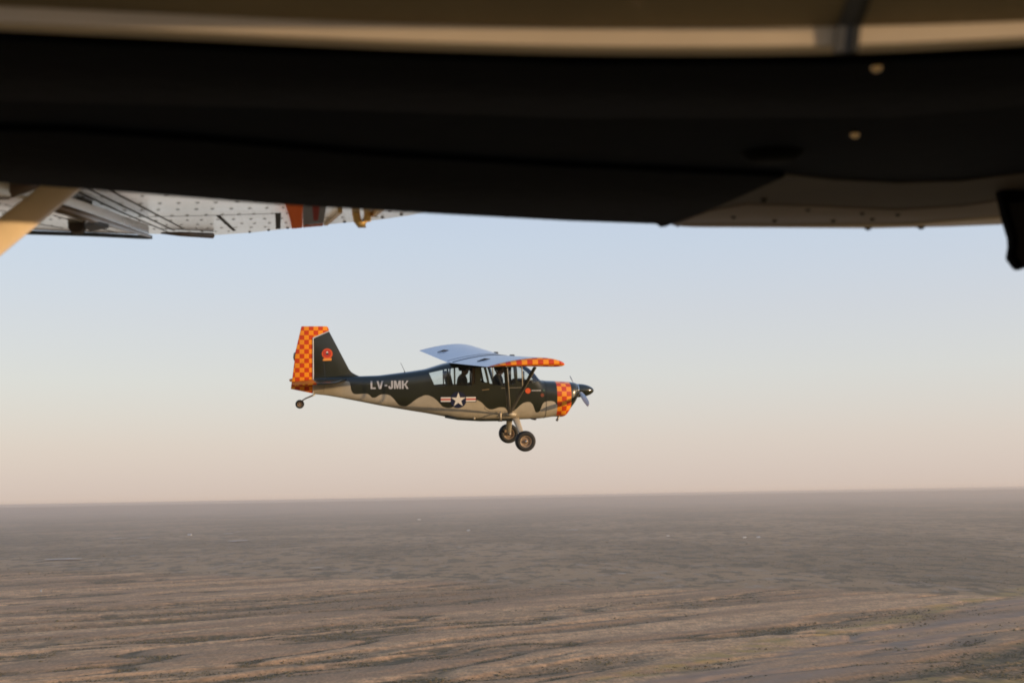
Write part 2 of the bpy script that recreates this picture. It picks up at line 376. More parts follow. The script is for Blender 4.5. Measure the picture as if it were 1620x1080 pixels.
v, f = blob_cloud(bx, by, bz, size)
print('bushes', len(bx))
scrub = link("scrub", tri_mesh("scrub", v, f), mat("scrub_leaves", (.105, .084, .040), .9, noise=.45, nscale=.02, spec=.1))
tag(scrub, kind="stuff")

# pale clay pans on the far plain
def ray(px, py):
    d = RIGHT * ((px - 810) / FPX) + UP * ((540 - py) / FPX) + fwd
    return d
def on_ground(px, py):
    d = ray(px, py); return EYE + d * (-EYE.z / d.z)
clay = mat("pale_clay", (.40, .31, .22), .9, noise=.25, nscale=.02)
bm = bmesh.new()
for cx, cy, wpx, dpx in ((100, 886, 72, 2.2), (188, 852, 22, 1.6), (228, 851.5, 26, 2), (210, 881, 10, 1.5), (362, 844.5, 16, 1.6), (377, 841.5, 8, 1.6), (376, 856, 34, 2),
                         (500, 900.5, 24, 1.4), (235, 816, 24, 1.2), (905, 838.5, 22, 1.6), (985, 910, 14, 1.2)):
    c = on_ground(cx, cy); d = c.y; hw = wpx / 2 / FPX * d; hd = dpx / 2 / FPX * d * d / 160
    c.z = land(np.array([c.x]), np.array([c.y]))[0][0] + 4.0
    vs = [bm.verts.new((c.x + hw * math.cos(k * .5236) * random.uniform(.7, 1.15), c.y + hd * math.sin(k * .5236) * random.uniform(.6, 1.2), c.z)) for k in range(12)]
    bm.faces.new(vs)
o = bm_obj("clay_ground", bm, clay); tag(o, kind="structure")

# farm sheds, mere specks on the plain
white = mat("shed_white", (.55, .52, .48), .6, noise=.1, nscale=.5); tin = mat("shed_tin", (.42, .40, .38), .45, noise=.15, nscale=.6)
for cx, cy, wpx, lab in ((1178, 851.0, 5, "long white shed on the far plain, left of a pair"), (1200, 850.5, 5.5, "white shed on the far plain, right of a pair"),
                         (1057, 848.5, 4, "lone small white shed on the far plain below the aeroplane's nose"),
                         (300, 846.5, 6, "long low white shed at far left between pale clay patches"),
                         (65, 936, 2.2, "tiny white hut standing in the tan field at far left"),
                         (741, 839, 5, "pale shed on the hazy plain below the wheels"),
                         (663, 822, 5, "faint pale shed nearest the horizon on the hazy plain")):
    p = on_ground(cx, cy); d = p.y; W = wpx / FPX * d; Dp = W * .5; H = max(2.8, W * .28)
    p.z = float(land(np.array([p.x]), np.array([p.y]))[0][0])
    t = empty("shed", p); t.rotation_euler.z = random.uniform(-.3, .3); tag(t, lab, "shed", "farm sheds on the plain")
    bm = bmesh.new(); add_prism(bm, [(-W / 2, -Dp / 2, -2), (W / 2, -Dp / 2, -2), (W / 2, Dp / 2, -2), (-W / 2, Dp / 2, -2)], (0, 0, H + 2)); bm_obj("wall", bm, white, t)
    bm = bmesh.new(); e = .4
    add_prism(bm, [(-W / 2 - e, -Dp / 2 - e, H + .01), (-W / 2 - e, Dp / 2 + e, H + .01), (-W / 2 - e, 0, H * 1.45)], (W + 2 * e, 0, 0)); bm_obj("roof", bm, tin, t)

# ------------------------------------------------------------------ haze over the plain
HZ = bmesh.new()
add_prism(HZ, [(-37500, -37500, -12), (37500, -37500, -12), (37500, 37500, -12), (-37500, 37500, -12)], (0, 0, 12 + 164.8))
hm = bpy.data.materials.new("haze_air"); hm.use_nodes = True; t = hm.node_tree; t.nodes.clear()
ho = t.nodes.new("ShaderNodeOutputMaterial"); pv = t.nodes.new("ShaderNodeVolumePrincipled")
pv.inputs["Color"].default_value = (.765, .695, .64, 1); pv.inputs["Density"].default_value = 6.0e-5; pv.inputs["Anisotropy"].default_value = .2
t.links.new(pv.outputs[0], ho.inputs["Volume"])
haze = bm_obj("haze", HZ, hm); tag(haze, kind="stuff")

# ==================================================================  the aeroplane flying alongside
ACR = Matrix(((0.98096, -0.19358, 0.01546), (0.19389, 0.97191, -0.13346), (0.01081, 0.13392, 0.99094)))
AC = empty("light_aeroplane"); AC.matrix_world = Matrix.Translation(EYE + Vector((1.8694, 32.7125, 2.4063))) @ ACR.to_4x4()
tag(AC, "green and tan camouflaged high-wing aeroplane with checkered tail flying in the sky", "aeroplane")
# coordinates below: x forward from the spinner tip, y to its left, z up
ST = [  # x, top, bottom, half width, squareness
    (-.40, .135, -.17, .155, 2.0), (-.43, .152, -.21, .22, 2.1), (-.47, .168, -.275, .29, 2.3), (-.53, .178, -.345, .335, 2.5), (-.60, .185, -.42, .36, 2.7), (-.66, .19, -.525, .372, 2.8), (-.70, .193, -.585, .38, 2.8),
    (-.80, .201, -.612, .39, 2.9), (-.92, .208, -.600, .392, 3.0), (-1.0, .211, -.60, .392, 3.1), (-1.21, .22, -.628, .388, 3.4), (-1.30, .235, -.638, .386, 3.6), (-1.46, .44, -.645, .384, 3.9), (-1.62, .565, -.65, .382, 4.2), (-1.80, .63, -.652, .38, 4.6),
    (-2.04, .66, -.657, .38, 5), (-2.70, .672, -.651, .38, 5), (-3.10, .676, -.628, .376, 5), (-3.32, .667, -.598, .366, 4.8), (-3.52, .63, -.552, .352, 4.2), (-3.92, .512, -.472, .318, 3.6), (-4.28, .462, -.41, .285, 3.4),
    (-4.96, .383, -.285, .215, 3.2), (-5.40, .372, -.19, .165, 3.0), (-5.82, .372, -.103, .115, 2.8), (-6.13, .36, -.045, .08, 2.6), (-6.415, .35, -.012, .042, 2.5)]
_x = np.array([s[0] for s in ST])[::-1]
_d = np.linspace(-6.415, -.40, 1205)
def _tab(k):
    y = np.interp(_d, _x, np.array([s[k] for s in ST])[::-1]); w_ = 15
    yp = np.concatenate([2 * y[0] - y[w_:0:-1], y, 2 * y[-1] - y[-2:-w_ - 2:-1]])
    return np.convolve(yp, np.hanning(2 * w_ + 1) / np.hanning(2 * w_ + 1).sum(), 'same')[w_:-w_]
_T = [_tab(k) for k in (1, 2, 3, 4)]
def sect(x): return [float(np.interp(x, _d, tt)) for tt in _T]
def ring(x, M, inset=0.0):
    zt, zb, hw, n = sect(x); zt -= inset; zb += inset; hw = max(hw - inset, .01)
    zc, h = (zt + zb) / 2, (zt - zb) / 2; out = []
    for k in range(M):
        a = 2 * math.pi * k / M; c, s = math.cos(a), math.sin(a)
        if s < 0: n = min(n, 2.9)
        out.append((x, hw * math.copysign(abs(c) ** (2 / n), c), zc + h * math.copysign(abs(s) ** (2 / n), s)))
    return out
def side_y(x, z, off=0.004):
    zt, zb, hw, n = sect(x); zc, h = (zt + zb) / 2, (zt - zb) / 2
    if z < zc: n = min(n, 2.9)
    q = min(.999, abs((z - zc) / h)); return -(hw * (1 - q ** n) ** (1 / n) + off)
def loft(xs, M=56, inset=0.0, uv=False):
    bm = bmesh.new(); rs = [[bm.verts.new(p) for p in ring(x, M, inset)] for x in xs]
    L = bm.loops.layers.uv.new("UVMap") if uv else None
    for r0, r1 in zip(rs, rs[1:]):
        # arc length round the section, measured from the middle of the right side
        for k in range(M):
            k2 = (k + 1) % M; fc = bm.faces.new((r0[k], r0[k2], r1[k2], r1[k])); fc.smooth = True
            if uv:
                for lp in fc.loops:
                    p = lp.vert.co; zt, zb, hw, n = sect(p.x); zc, h = -.2, .41
                    aa = math.atan2((p.z - zc) / h, -p.y / .39)
                    lp[L].uv = (p.x, aa * .42)
    bm.faces.new(rs[0][::-1]); bm.faces.new(rs[-1])
    return bm
camo = camo_mat("camouflage_paint"); cowlm = camo_mat("cowling_paint", band=True)
greenm = mat("dark_green_paint", GREEN, .32, coat=.35, noise=.12, nscale=4)
tanm = mat("tan_paint", TAN, .4, coat=.2, noise=.1, nscale=5)
blackm = mat("black_rubber", (.018, .017, .016), .75, noise=.2, nscale=20)
darkm = mat("dark_cabin_trim", (.022, .022, .022), .85)
metal = mat("bright_metal", (.75, .70, .62), .18, metal=1.0)
steel = mat("dull_steel", (.28, .26, .24), .45, metal=.8, noise=.2, nscale=20)
whitep = mat("white_marking", (.74, .70, .66), .45); redp = mat("red_marking", (.52, .06, .045), .45); bluep = mat("navy_marking", (.012, .016, .05), .4)
orangep = mat("orange_marking", (.72, .10, .02), .45); yelp = mat("amber_marking", (.80, .30, .05), .45)
glass = glass_mat("window_glass")
greyp = mat("lettering_grey", (.50, .48, .47), .5)

xs = sorted(set([round(x, 3) for x in np.concatenate([np.linspace(-6.415, -4.2, 30), np.linspace(-4.2, -1.21, 70)])]), reverse=True)
body = bm_obj("fuselage", loft(xs), camo, AC, autos=40)
# hollow cabin
cab = bm_obj("cutter", loft([x for x in np.linspace(-1.30, -3.97, 46)], 48, .03), None, AC)
boolean(body, cab, 'DIFFERENCE'); drop(cab)
WIN = [("window", [(-3.868, .438), (-3.475, .525), (-3.462, .155), (-3.743, .139)]),
       ("window", [(-3.438, .528), (-3.318, .542), (-3.318, .160), (-3.438, .158)]),
       ("window", [(-3.285, .548), (-2.842, .548), (-2.842, .19), (-2.95, .150), (-3.285, .150)]),
       ("window", [(-2.722, .548), (-2.640, .548), (-2.565, .222), (-2.705, .212)]),
       ("window", [(-2.585, .548), (-1.945, .548), (-1.915, .182), (-2.10, .150), (-2.42, .150), (-2.512, .20)]),
       ("windscreen", [(-1.885, .80), (-1.872, .24), (-1.74, .182), (-1.45, .215), (-1.318, .252), (-1.25, .34), (-1.50, .80)])]
for nm, poly in WIN:
    bm = bmesh.new(); add_prism(bm, [(x, -.7, z) for x, z in poly], (0, 1.4, 0)); cut = bm_obj("cutter", bm, None, AC)
    plug = bm_obj("cutter", loft([x for x in np.linspace(-1.215, -4.05, 60)], 56, .006), None, AC)
    boolean(plug, cut, 'INTERSECT'); boolean(body, cut, 'DIFFERENCE')
    bm = bmesh.new(); bm.from_mesh(plug.data); drop(plug); drop(cut)
    n = len(poly); kill = []
    for fc in bm.faces:
        c = fc.calc_center_median()
        dmin = 9
        for a, b in zip(poly, poly[1:] + poly[:1]):
            ax, az = a; ex, ez = b[0] - ax, b[1] - az
            u = max(0, min(1, ((c.x - ax) * ex + (c.z - az) * ez) / (ex * ex + ez * ez)))
            dmin = min(dmin, math.hypot(c.x - ax - u * ex, c.z - az - u * ez))
        if dmin < 2e-3 and abs(fc.normal.y) < .01 and abs(c.y) < .34: kill.append(fc)
    bmesh.ops.delete(bm, geom=kill, context='FACES')
    if nm == "windscreen":
        bm_obj("windscreen", bm, glass, AC, autos=40)
    else:
        for sgn in (-1, 1):
            b2 = bm.copy(); bmesh.ops.delete(b2, geom=[f_ for f_ in b2.faces if f_.calc_center_median().y * sgn < 0], context='FACES')
            if b2.faces: bm_obj("window", b2, glass, AC, autos=40)
            else: b2.free()
        bm.free()
body.data.materials.clear(); body.data.materials.append(camo); body.data.materials.append(darkm)
for p in body.data.polygons:                      # inside of the cabin gets dark trim
    p.material_index = 0; c = p.center
    if -3.99 < c.x < -1.28:
        zt, zb, hw, n_ = sect(c.x)
        zc, h = (zt + zb) / 2, (zt - zb) / 2; n_ = min(n_, 2.9) if c.z < zc else n_
        if (abs(c.y) / hw) ** n_ + (abs(c.z - zc) / h) ** n_ < .80: p.material_index = 1
body.data.set_sharp_from_angle(angle=math.radians(35))
cowl_xs = [-1.206, -1.15, -1.08, -1.0, -.957, -.953, -.9, -.86, -.82, -.78, -.74, -.71, -.68, -.65, -.623, -.619, -.59, -.56, -.53, -.50, -.475, -.455, -.44, -.425, -.412, -.402]
cowl = bm_obj("cowling", loft(cowl_xs, 64, .0, uv=True), cowlm, AC, autos=50)
# seam between cowling and fuselage
bm = bmesh.new(); rr = [Vector(p) for p in ring(-1.2085, 56, -.0025)]; add_tube(bm, rr + rr[:1], .0035, 6); bm_obj("cowling_seam", bm, darkm, AC)

# spinner, backplate, propeller
AX = Vector((-.39, 0, -.018))
bm = bmesh.new(); L_ = .385
prof = [(0, .153)] + [(L_ * k / 16, .155 * (1 - (k / 16) ** 2.1) ** .62) for k in range(1, 16)] + [(L_, 0)]
add_lathe(bm, prof, Matrix.Translation(AX + Vector((.006, 0, 0))), 32)
sp = bm_obj("spinner", bm, mat("spinner_paint", (.016, .018, .010), .16, coat=.6), AC, autos=50)
bm = bmesh.new(); add_lathe(bm, [(-.012, .10), (-.012, .157), (.006, .157), (.006, .10)], Matrix.Translation(AX), 32); bm_obj("backplate", bm, metal, AC, autos=40)
pa = math.radians(73)
for s in (1, -1):
    d = Vector((0, -math.sin(pa) * s, -math.cos(pa) * s))          # one blade near and low, one far and high
    c = d.cross(Vector((1, 0, 0))).normalized(); bm = bmesh.new(); rs = []
    for k in range(15):
        u = k / 14; r = .12 + .82 * u; tw = math.radians(62 - 48 * u ** .7)
        ch = .030 + .034 * math.sin(min(1, u * 1.35) * math.pi * .62); ch *= (1 - max(0, (u - .88) / .12) ** 2 * .65); th = .022 * (1 - u) + .006
        ca = c * math.cos(tw) + Vector((1, 0, 0)) * math.sin(tw); na = d.cross(ca)
        rs.append([bm.verts.new(AX + Vector((.04, 0, 0)) + d * r + ca * ch * px + na * th * py) for px, py in ((-1, 0), (-.6, .7), (0, 1), (.6, .7), (1, 0), (.6, -.2), (0, -.25), (-.6, -.2))])
    for r0, r1 in zip(rs, rs[1:]):
        for k in range(8): bm.faces.new((r0[k], r0[(k + 1) % 8], r1[(k + 1) % 8], r1[k]))
    bm.faces.new(rs[0]); bm.faces.new(rs[-1][::-1])
    bm_obj("propeller_blade", bm, mat("propeller_grey", (.72, .72, .72), .5), AC, autos=40)
bm = bmesh.new(); add_tube(bm, [(-.86, -.18, -.56), (-.90, -.19, -.64), (-.93, -.19, -.69)], .028, 10); bm_obj("exhaust_pipe", bm, steel, AC, smooth=True)

# wing
XTE, ZW, CH, HS, DIH, INC = -3.3995, .6532, 1.52, 5.1, .0235, .0327
def foil(n=18, t_=.115, m_=.04, p_=.4):
    up, lo = [], []
    for k in range(n + 1):
        x = .5 * (1 - math.cos(math.pi * k / n))
        yt = 5 * t_ * (.2969 * math.sqrt(x) - .126 * x - .3516 * x * x + .2843 * x ** 3 - .1036 * x ** 4)
        yc = m_ / p_ ** 2 * (2 * p_ * x - x * x) if x < p_ else m_ / (1 - p_) ** 2 * (1 - 2 * p_ + 2 * p_ * x - x * x)
        up.append((x, yc + yt)); lo.append((x, yc - yt))
    return up[::-1] + lo[1:-1]
FO = foil()
def wing_ring(bm, y, sc=1.0, le=0.0, te=0.0, thick=1.0):
    c = CH * sc - le - te; xl = XTE + CH - le
    z0 = ZW + abs(y) * DIH; out = []
    for x, z in FO:
        zz = z if thick == 1 else .03 + (z - .03) * thick
        out.append(bm.verts.new((xl - x * c, y, z0 + INC * (1 - x) + zz * CH)))
    return out
def wing_mesh(ys):
    bm = bmesh.new(); rs = [wing_ring(bm, *a) for a in ys]; n = len(FO)
    for r0, r1 in zip(rs, rs[1:]):
        for k in range(n): bm.faces.new((r0[k], r0[(k + 1) % n], r1[(k + 1) % n], r1[k]))
    bm.faces.new(rs[0][::-1]); bm.faces.new(rs[-1]); return bm
wingm = mat("grey_blue_wing_paint", (.30, .33, .38), .30, coat=.3, noise=.07, nscale=2.5, bump=.04, bscale=3)
wing = bm_obj("wing", wing_mesh([(-4.99,), (-4.2,), (-2.9,), (-1.4,), (-.0,), (1.4,), (2.9,), (4.2,), (4.99,)]), wingm, AC, autos=30)
tipm = checker_mat("checkered_tip_paint", .105, (.02, 0, .035), flat=1)
for s in (-1, 1):
    bm_obj("wing_tip", wing_mesh([(s * 4.991,), (s * 5.06, 1, .01, .02, .97), (s * 5.11, 1, .03, .06, .82), (s * 5.14, 1, .07, .14, .55), (s * 5.15, 1, .12, .24, .25)]), tipm, AC, autos=40)
def wing_top(x, y):
    u = (XTE + CH - x) / CH; best = min((abs(q[0] - u), q[1]) for q in FO[:19])
    return ZW + abs(y) * DIH + INC * (1 - u) + best[1] * CH
for x, y in ((-3.05, 3.0), (-3.02, -2.6)):           # dark aileron horn covers on the rear of each half
    bm = bmesh.new(); add_tube(bm, [(x - .16, y, wing_top(x - .1, y) - .003), (x, y, wing_top(x, y) + .018), (x + .13, y, wing_top(x + .13, y) - .004)], [.006, .020, .006], 8, flat=1.3); bm_obj("aileron_horn", bm, darkm, AC, smooth=True)
for x, y in ((-1.98, 1.7), (-2.12, -1.0)):
    bm = bmesh.new(); z = wing_top(x, y); add_lathe(bm, [(0, .06), (.022, .06), (.034, .04), (.036, 0)], Matrix.Translation((x, y, z - .004)) @ Matrix.Rotation(-math.pi / 2, 4, 'Y'), 16); bm_obj("fuel_cap", bm, darkm, AC, autos=40)
# thin walk of dark seal where each wing half meets the cabin roof
for s in (-1, 1):
    bm = bmesh.new(); add_tube(bm, [(XTE + CH - x * CH, s * .40, ZW + .4 * DIH + INC * (1 - x) + z * CH + .001) for x, z in FO[2:18]], .013 if s < 0 else .004, 6); bm_obj("wing_root_seal", bm, mat("root_seal", (.05, .06, .075), .5), AC, smooth=True)
# aileron hinge gaps
for s in (-1, 1):
    x = XTE + .30; bm = bmesh.new(); add_tube(bm, [(x, s * yy, wing_top(x, yy) - .002) for yy in (2.3, 3.0, 3.6, 4.2, 4.8)], .006, 6); bm_obj("aileron_gap", bm, mat("gap_shadow", (.09, .10, .12), .7), AC)

# lift struts: two each side meeting at the lower fuselage
def lower_z(x, y): return ZW + abs(y) * DIH + INC * .6 - .05
strutm = mat("strut_paint", (.022, .022, .014), .35, coat=.3)
for s in (-1, 1):
    foot = Vector((-2.065, s * .36, -.50))
    for xt in (-2.02, -2.64):
        top = Vector((xt, s * 2.9, .655)); bm = bmesh.new(); dv = (top - foot).normalized()
        add_tube(bm, [foot + dv * .02, foot.lerp(top, .5), top], [.033, .04, .036], 12, flat=.45, side=(1, 0, 0)); bm_obj("wing_strut", bm, strutm, AC, smooth=True)
        bm = bmesh.new(); e = Vector((.036, s * .012, 0)); add_tube(bm, [foot + e + dv * .06, foot.lerp(top, .5) + e, top + e], .009, 6, side=(1, 0, 0)); bm_obj("strut_lit_edge", bm, tanm, AC, smooth=True)  # tan tube imitates sunlight along the front edge of the dark strut
        mid = foot.lerp(top, .55); bm = bmesh.new(); add_tube(bm, [mid, Vector((mid.x - .02, mid.y, lower_z(0, mid.y) + .03))], .012, 8); bm_obj("jury_strut", bm, tanm, AC, smooth=True)
    bm = bmesh.new(); add_tube(bm, [foot + Vector((-.06, -s * .03, -.02)), foot + Vector((0, s * .015, 0)), foot + Vector((.16, -s * .02, -.02))], [.03, .045, .03], 10); bm_obj("strut_fitting", bm, tanm, AC, smooth=True)

# tail
def slab(name, poly, th, m, bev=.012, plane='xz', z0=0.0):
    bm = bmesh.new()
    if plane == 'xz': add_prism(bm, [(x, -th / 2, z) for x, z in poly], (0, th, 0))
    else: add_prism(bm, [(x, y, z0 - th / 2) for x, y in poly], (0, 0, th))
    bevel(bm, bev, 2, 50); return bm_obj(name, bm, m, AC, autos=30)
slab("fin", [(-6.06, 1.372), (-5.627, .535), (-5.58, .475), (-5.53, .437), (-5.46, .40), (-5.40, .374), (-5.20, .345), (-5.2, .25), (-6.405, .25), (-6.405, 1.222)], .055, greenm, .018)
slab("rudder", [(-6.67, 1.49), (-6.12, 1.487), (-6.088, 1.47), (-6.062, 1.392), (-6.42, 1.240), (-6.428, .003), (-6.911, .108), (-6.872, .373), (-6.80, .946)], .05, checker_mat("checkered_rudder_paint", .103, (.02, 0, .045), flat=1, shear=.0), .012)
bm = bmesh.new()
for a, b in (((-6.060, 1.384), (-6.415, 1.232)), ((-6.4165, 1.232), (-6.4215, .0))):
    add_tube(bm, [(a[0], -.029, a[1]), (b[0], -.029, b[1])], .010, 6)
bm_obj("rudder_hinge_strip", bm, whitep, AC)
bm = bmesh.new(); add_tube(bm, [(-6.80, 0, .93), (-6.822, 0, .89), (-6.834, 0, .80), (-6.828, 0, .73)], [.006, .022, .022, .006], 8, flat=.4); bm_obj("rudder_beacon", bm, steel, AC, smooth=True)
ELM = checker_mat("checkered_elevator_paint", .105, (0, 0, 0), flat=2); eb = ELM.node_tree.nodes["Principled BSDF"]; eb.inputs["Roughness"].default_value = .8; eb.inputs["Coat Weight"].default_value = 0; eb.inputs["Specular IOR Level"].default_value = .15
stm = mat("stabiliser_green", GREEN, .3, coat=.4)
for s in (-1, 1):
    bm = bmesh.new()
    add_prism(bm, [(x, s * y, .312 + (x + 5.7) * .03 - .022) for x, y in ((-5.66, .02), (-5.74, .25), (-6.02, 1.35), (-6.12, 1.47), (-6.25, 1.52), (-6.425, 1.52), (-6.425, .02))], (0, 0, .044))
    bevel(bm, .016, 2, 50); bm_obj("stabiliser", bm, stm, AC, autos=30)
    bm = bmesh.new(); pts = []
    def ez(x): return .297 + (x + 6.43) * .10
    a = [bm.verts.new((x, s * y, ez(x) + .018)) for x, y in ((-6.435, .06), (-6.435, 1.52), (-6.62, 1.51), (-6.80, 1.38), (-6.90, 1.1), (-6.91, .55), (-6.78, .06))]
    b = [bm.verts.new((q.co.x, q.co.y, q.co.z - .036 if q.co.x > -6.6 else q.co.z - .030)) for q in a]
    bm.faces.new(a); bm.faces.new(b[::-1])
    for k in range(7): bm.faces.new((a[k], b[k], b[(k + 1) % 7], a[(k + 1) % 7]))
    bevel(bm, .009, 2, 50); bm_obj("elevator", bm, ELM, AC, autos=30)
    for zz in (.95, .02):
        bm = bmesh.new(); add_tube(bm, [(-6.2, s * .85, .30), (-6.2, s * .03, zz)], .003, 6); bm_obj("tail_brace_wire", bm, greenm, AC)
# tail wheel
bm = bmesh.new(); add_tube(bm, [(-6.38, 0, -.02), (-6.47, 0, -.06), (-6.58, 0, -.105), (-6.64, 0, -.14), (-6.70, 0, -.20)], [.02, .018, .016, .016, .018], 8); bm_obj("tail_spring", bm, steel, AC, smooth=True)
def wheel(c, R, W, name):
    t = bm_obj(name, (lambda b: (add_lathe(b, [(-W * .42, R * .56), (-W * .5, R * .72), (-W * .46, R * .88), (-W * .3, R * .97), (0, R), (W * .3, R * .97), (W * .46, R * .88), (W * .5, R * .72), (W * .42, R * .56)], Matrix.Translation(c) @ Matrix.Rotation(math.pi / 2, 4, 'Z'), 40, False), b)[1])(bmesh.new()), blackm, AC, autos=60)
    bm = bmesh.new(); add_lathe(bm, [(-W * .44, 0), (-W * .44, R * .12), (-W * .36, R * .16), (-W * .24, R * .2), (-W * .22, R * .40), (-W * .40, R * .50), (-W * .42, R * .565), (W * .42, R * .565), (W * .40, R * .50), (W * .2, R * .4), (W * .2, 0)], Matrix.Translation(c) @ Matrix.Rotation(math.pi / 2, 4, 'Z'), 32)
    bm_obj("hub", bm, mat("wheel_hub_bronze", (.34, .24, .16), .4, metal=.3, noise=.2, nscale=30), t, autos=35)
    bm = bmesh.new(); sd = -1 if c[1] < 0 or R < .15 else 1
    add_dome(bm, (c[0], c[1] + sd * W * .46, c[2]), (0, sd, 0), R * .13, R * .1, 12); bm_obj("hub_cap", bm, metal, t, smooth=True)
    return t
wheel((-6.715, 0, -.232), .098, .07, "tail_wheel")
GX, GZ = -1.82, -1.062
for s in (-1, 1):
    wheel((GX, s * .97, GZ), .232, .19, "main_wheel")
    bm = bmesh.new(); path = [(-1.90, s * .20, -.60), (-1.90, s * .34, -.635), (-1.885, s * .55, -.76), (-1.855, s * .74, -.92), (-1.83, s * .86, -1.03), (-1.825, s * .90, GZ)]
    add_tube(bm, path, [.085, .082, .070, .058, .05, .048], 12, flat=.28, side=(1, 0, 0)); bm_obj("landing_gear_leg", bm, tanm, AC, smooth=True)
    bm = bmesh.new(); add_tube(bm, [(GX, s * .84, GZ), (GX, s * .94, GZ)], .035, 12); bm_obj("axle", bm, steel, AC, smooth=True)
bm = bmesh.new(); add_tube(bm, [(-2.27, -.36, -.46), (-2.27, -.45, -.50), (-2.285, -.47, -.64)], .022, 8); bm_obj("step", bm, mat("step_tan", (.62, .50, .34), .4), AC, smooth=True)
bm = bmesh.new(); add_prism(bm, [(-2.34, -.52, -.655), (-2.25, -.52, -.655), (-2.25, -.42, -.655), (-2.34, -.42, -.655)], (0, 0, .016)); bevel(bm, .005); bm_obj("step_pad", bm, darkm, AC)
bm = bmesh.new(); add_tube(bm, [(-4.375, 0, .44), (-4.385, 0, .48), (-4.47, 0, .66)], [.016, .006, .004], 6); bm_obj("antenna", bm, darkm, AC, smooth=True)
bm = bmesh.new(); add_tube(bm, [(-3.5, -.2, -.545), (-3.2, -.235, -.60), (-2.7, -.24, -.635), (-2.1, -.24, -.64), (-1.95, -.24, -.63)], .03, 8); bm_obj("belly_shade_stringer", bm, greenm, AC, smooth=True)  # stringer coloured dark to stand in for the shade under the tan belly
bm = bmesh.new(); add_dome(bm, (-2.85, -.30, -.59), (0, -1, -.4), .028, .03, 10); bm_obj("belly_light", bm, tanm, AC, smooth=True)

# markings laid on the right side, a few millimetres proud
def decal(name, polys, m, off):
    """flat marking following the fuselage side; polys = lists of (x, z)"""
    bm = bmesh.new()
    for poly in polys:
        vs = [bm.verts.new((x, side_y(x, z, off), z)) for x, z in poly]
        bm.faces.new(vs)
    bmesh.ops.triangulate(bm, faces=bm.faces)
    return bm_obj(name, bm, m, AC)
cx, cz, R0 = -3.222, -.165, .185
decal("roundel_disc", [[(cx, cz)] + [(cx + R0 * math.cos(a), cz + R0 * math.sin(a)) for a in (k * math.pi / 24, (k + 1) * math.pi / 24)] for k in range(48)], bluep, .006)
star = [(cx + (R0 * .93 if k % 2 == 0 else R0 * .36) * math.sin(k * math.pi / 5), cz + (R0 * .93 if k % 2 == 0 else R0 * .36) * math.cos(k * math.pi / 5)) for k in range(10)]
decal("roundel_star", [[(cx, cz), star[k], star[(k + 1) % 10]] for k in range(10)], whitep, .010)
for s in (-1, 1):
    xa, xb = sorted((cx + s * R0 * .93, cx + s * .392)); n = 6
    def quad(z0, z1, g=0): return [[(xa - g + (xb - xa + 2 * g) * k / n, z0), (xa - g + (xb - xa + 2 * g) * (k + 1) / n, z0), (xa - g + (xb - xa + 2 * g) * (k + 1) / n, z1), (xa - g + (xb - xa + 2 * g) * k / n, z1)] for k in range(n)]
    zc_ = cz + .012
    decal("roundel_border", quad(zc_ - .066, zc_ + .066, .014), bluep, .0045)
    decal("roundel_bar", quad(zc_ - .052, zc_ + .052), whitep, .008); decal("roundel_stripe", quad(zc_ - .017, zc_ + .017), redp, .011)
GLY = {'L': ([[(0, 0), (.27, 0), (.27, 1), (0, 1)], [(.27, 0), (.78, 0), (.78, .2), (.27, .2)]], .80),
       'V': ([[(0, 1), (.28, 1), (.52, .28), (.52, 0), (.34, 0)], [(.52, 0), (.52, .28), (.76, 1), (1.02, 1), (.68, 0)]], 1.02),
       '-': ([[(.04, .33), (.46, .33), (.46, .52), (.04, .52)]], .5),
       'J': ([[(.44, .18), (.71, .18), (.71, 1), (.44, 1)], [(.44, .18), (.36, .19), (.26, .36), (0, .33), (.06, .10), (.22, -.01), (.50, -.01), (.65, .07), (.71, .18)]], .74),
       'M': ([[(0, 0), (.25, 0), (.25, 1), (0, 1)], [(.81, 0), (1.06, 0), (1.06, 1), (.81, 1)], [(.25, 1), (.25, .62), (.44, 0), (.53, 0), (.53, .36), (.34, 1)], [(.53, .36), (.53, 0), (.62, 0), (.81, .62), (.81, 1), (.72, 1)]], 1.08),
       'K': ([[(0, 0), (.27, 0), (.27, 1), (0, 1)], [(.27, .30), (.42, .47), (.74, 1), (1.02, 1), (.62, .52), (.27, .55)], [(.42, .47), (.70, 0), (1.04, 0), (.62, .52)]], 1.02)}
def fixed_text(text, x0, x1, z0, z1, gap=.13):
    W = sum(GLY[c][1] + gap for c in text) - gap; u = 0; out = []
    for c in text:
        for poly in GLY[c][0]: out.append([(x0 + (u + a) / W * (x1 - x0), z0 + b * (z1 - z0)) for a, b in poly])
        u += GLY[c][1] + gap
    return out
decal("registration_lettering", fixed_text("LV-JMK", -5.165, -4.33, .093, .275), greyp, .007)
decal("name_strip", [[(-1.555 + .22 * k / 9 + .003, .008), (-1.555 + .22 * (k + .8) / 9, .008), (-1.555 + .22 * (k + .8) / 9, .036), (-1.555 + .22 * k / 9 + .003, .036)] for k in range(9)], greyp, .007)
def disc(name, x, z, r, m, off): return decal(name, [[(x, z)] + [(x + r * math.cos(a), z + r * math.sin(a)) for a in (k * math.pi / 10, (k + 1) * math.pi / 10)] for k in range(20)], m, off)
disc("nose_badge", -1.635, .018, .062, orangep, .007); disc("nose_badge", -1.305, -.085, .042, mat("rust_marking", (.20, .05, .02), .5), .007)
disc("green_badge", -1.265, .022, .022, mat("badge_green", (.05, .10, .06), .5), .007)
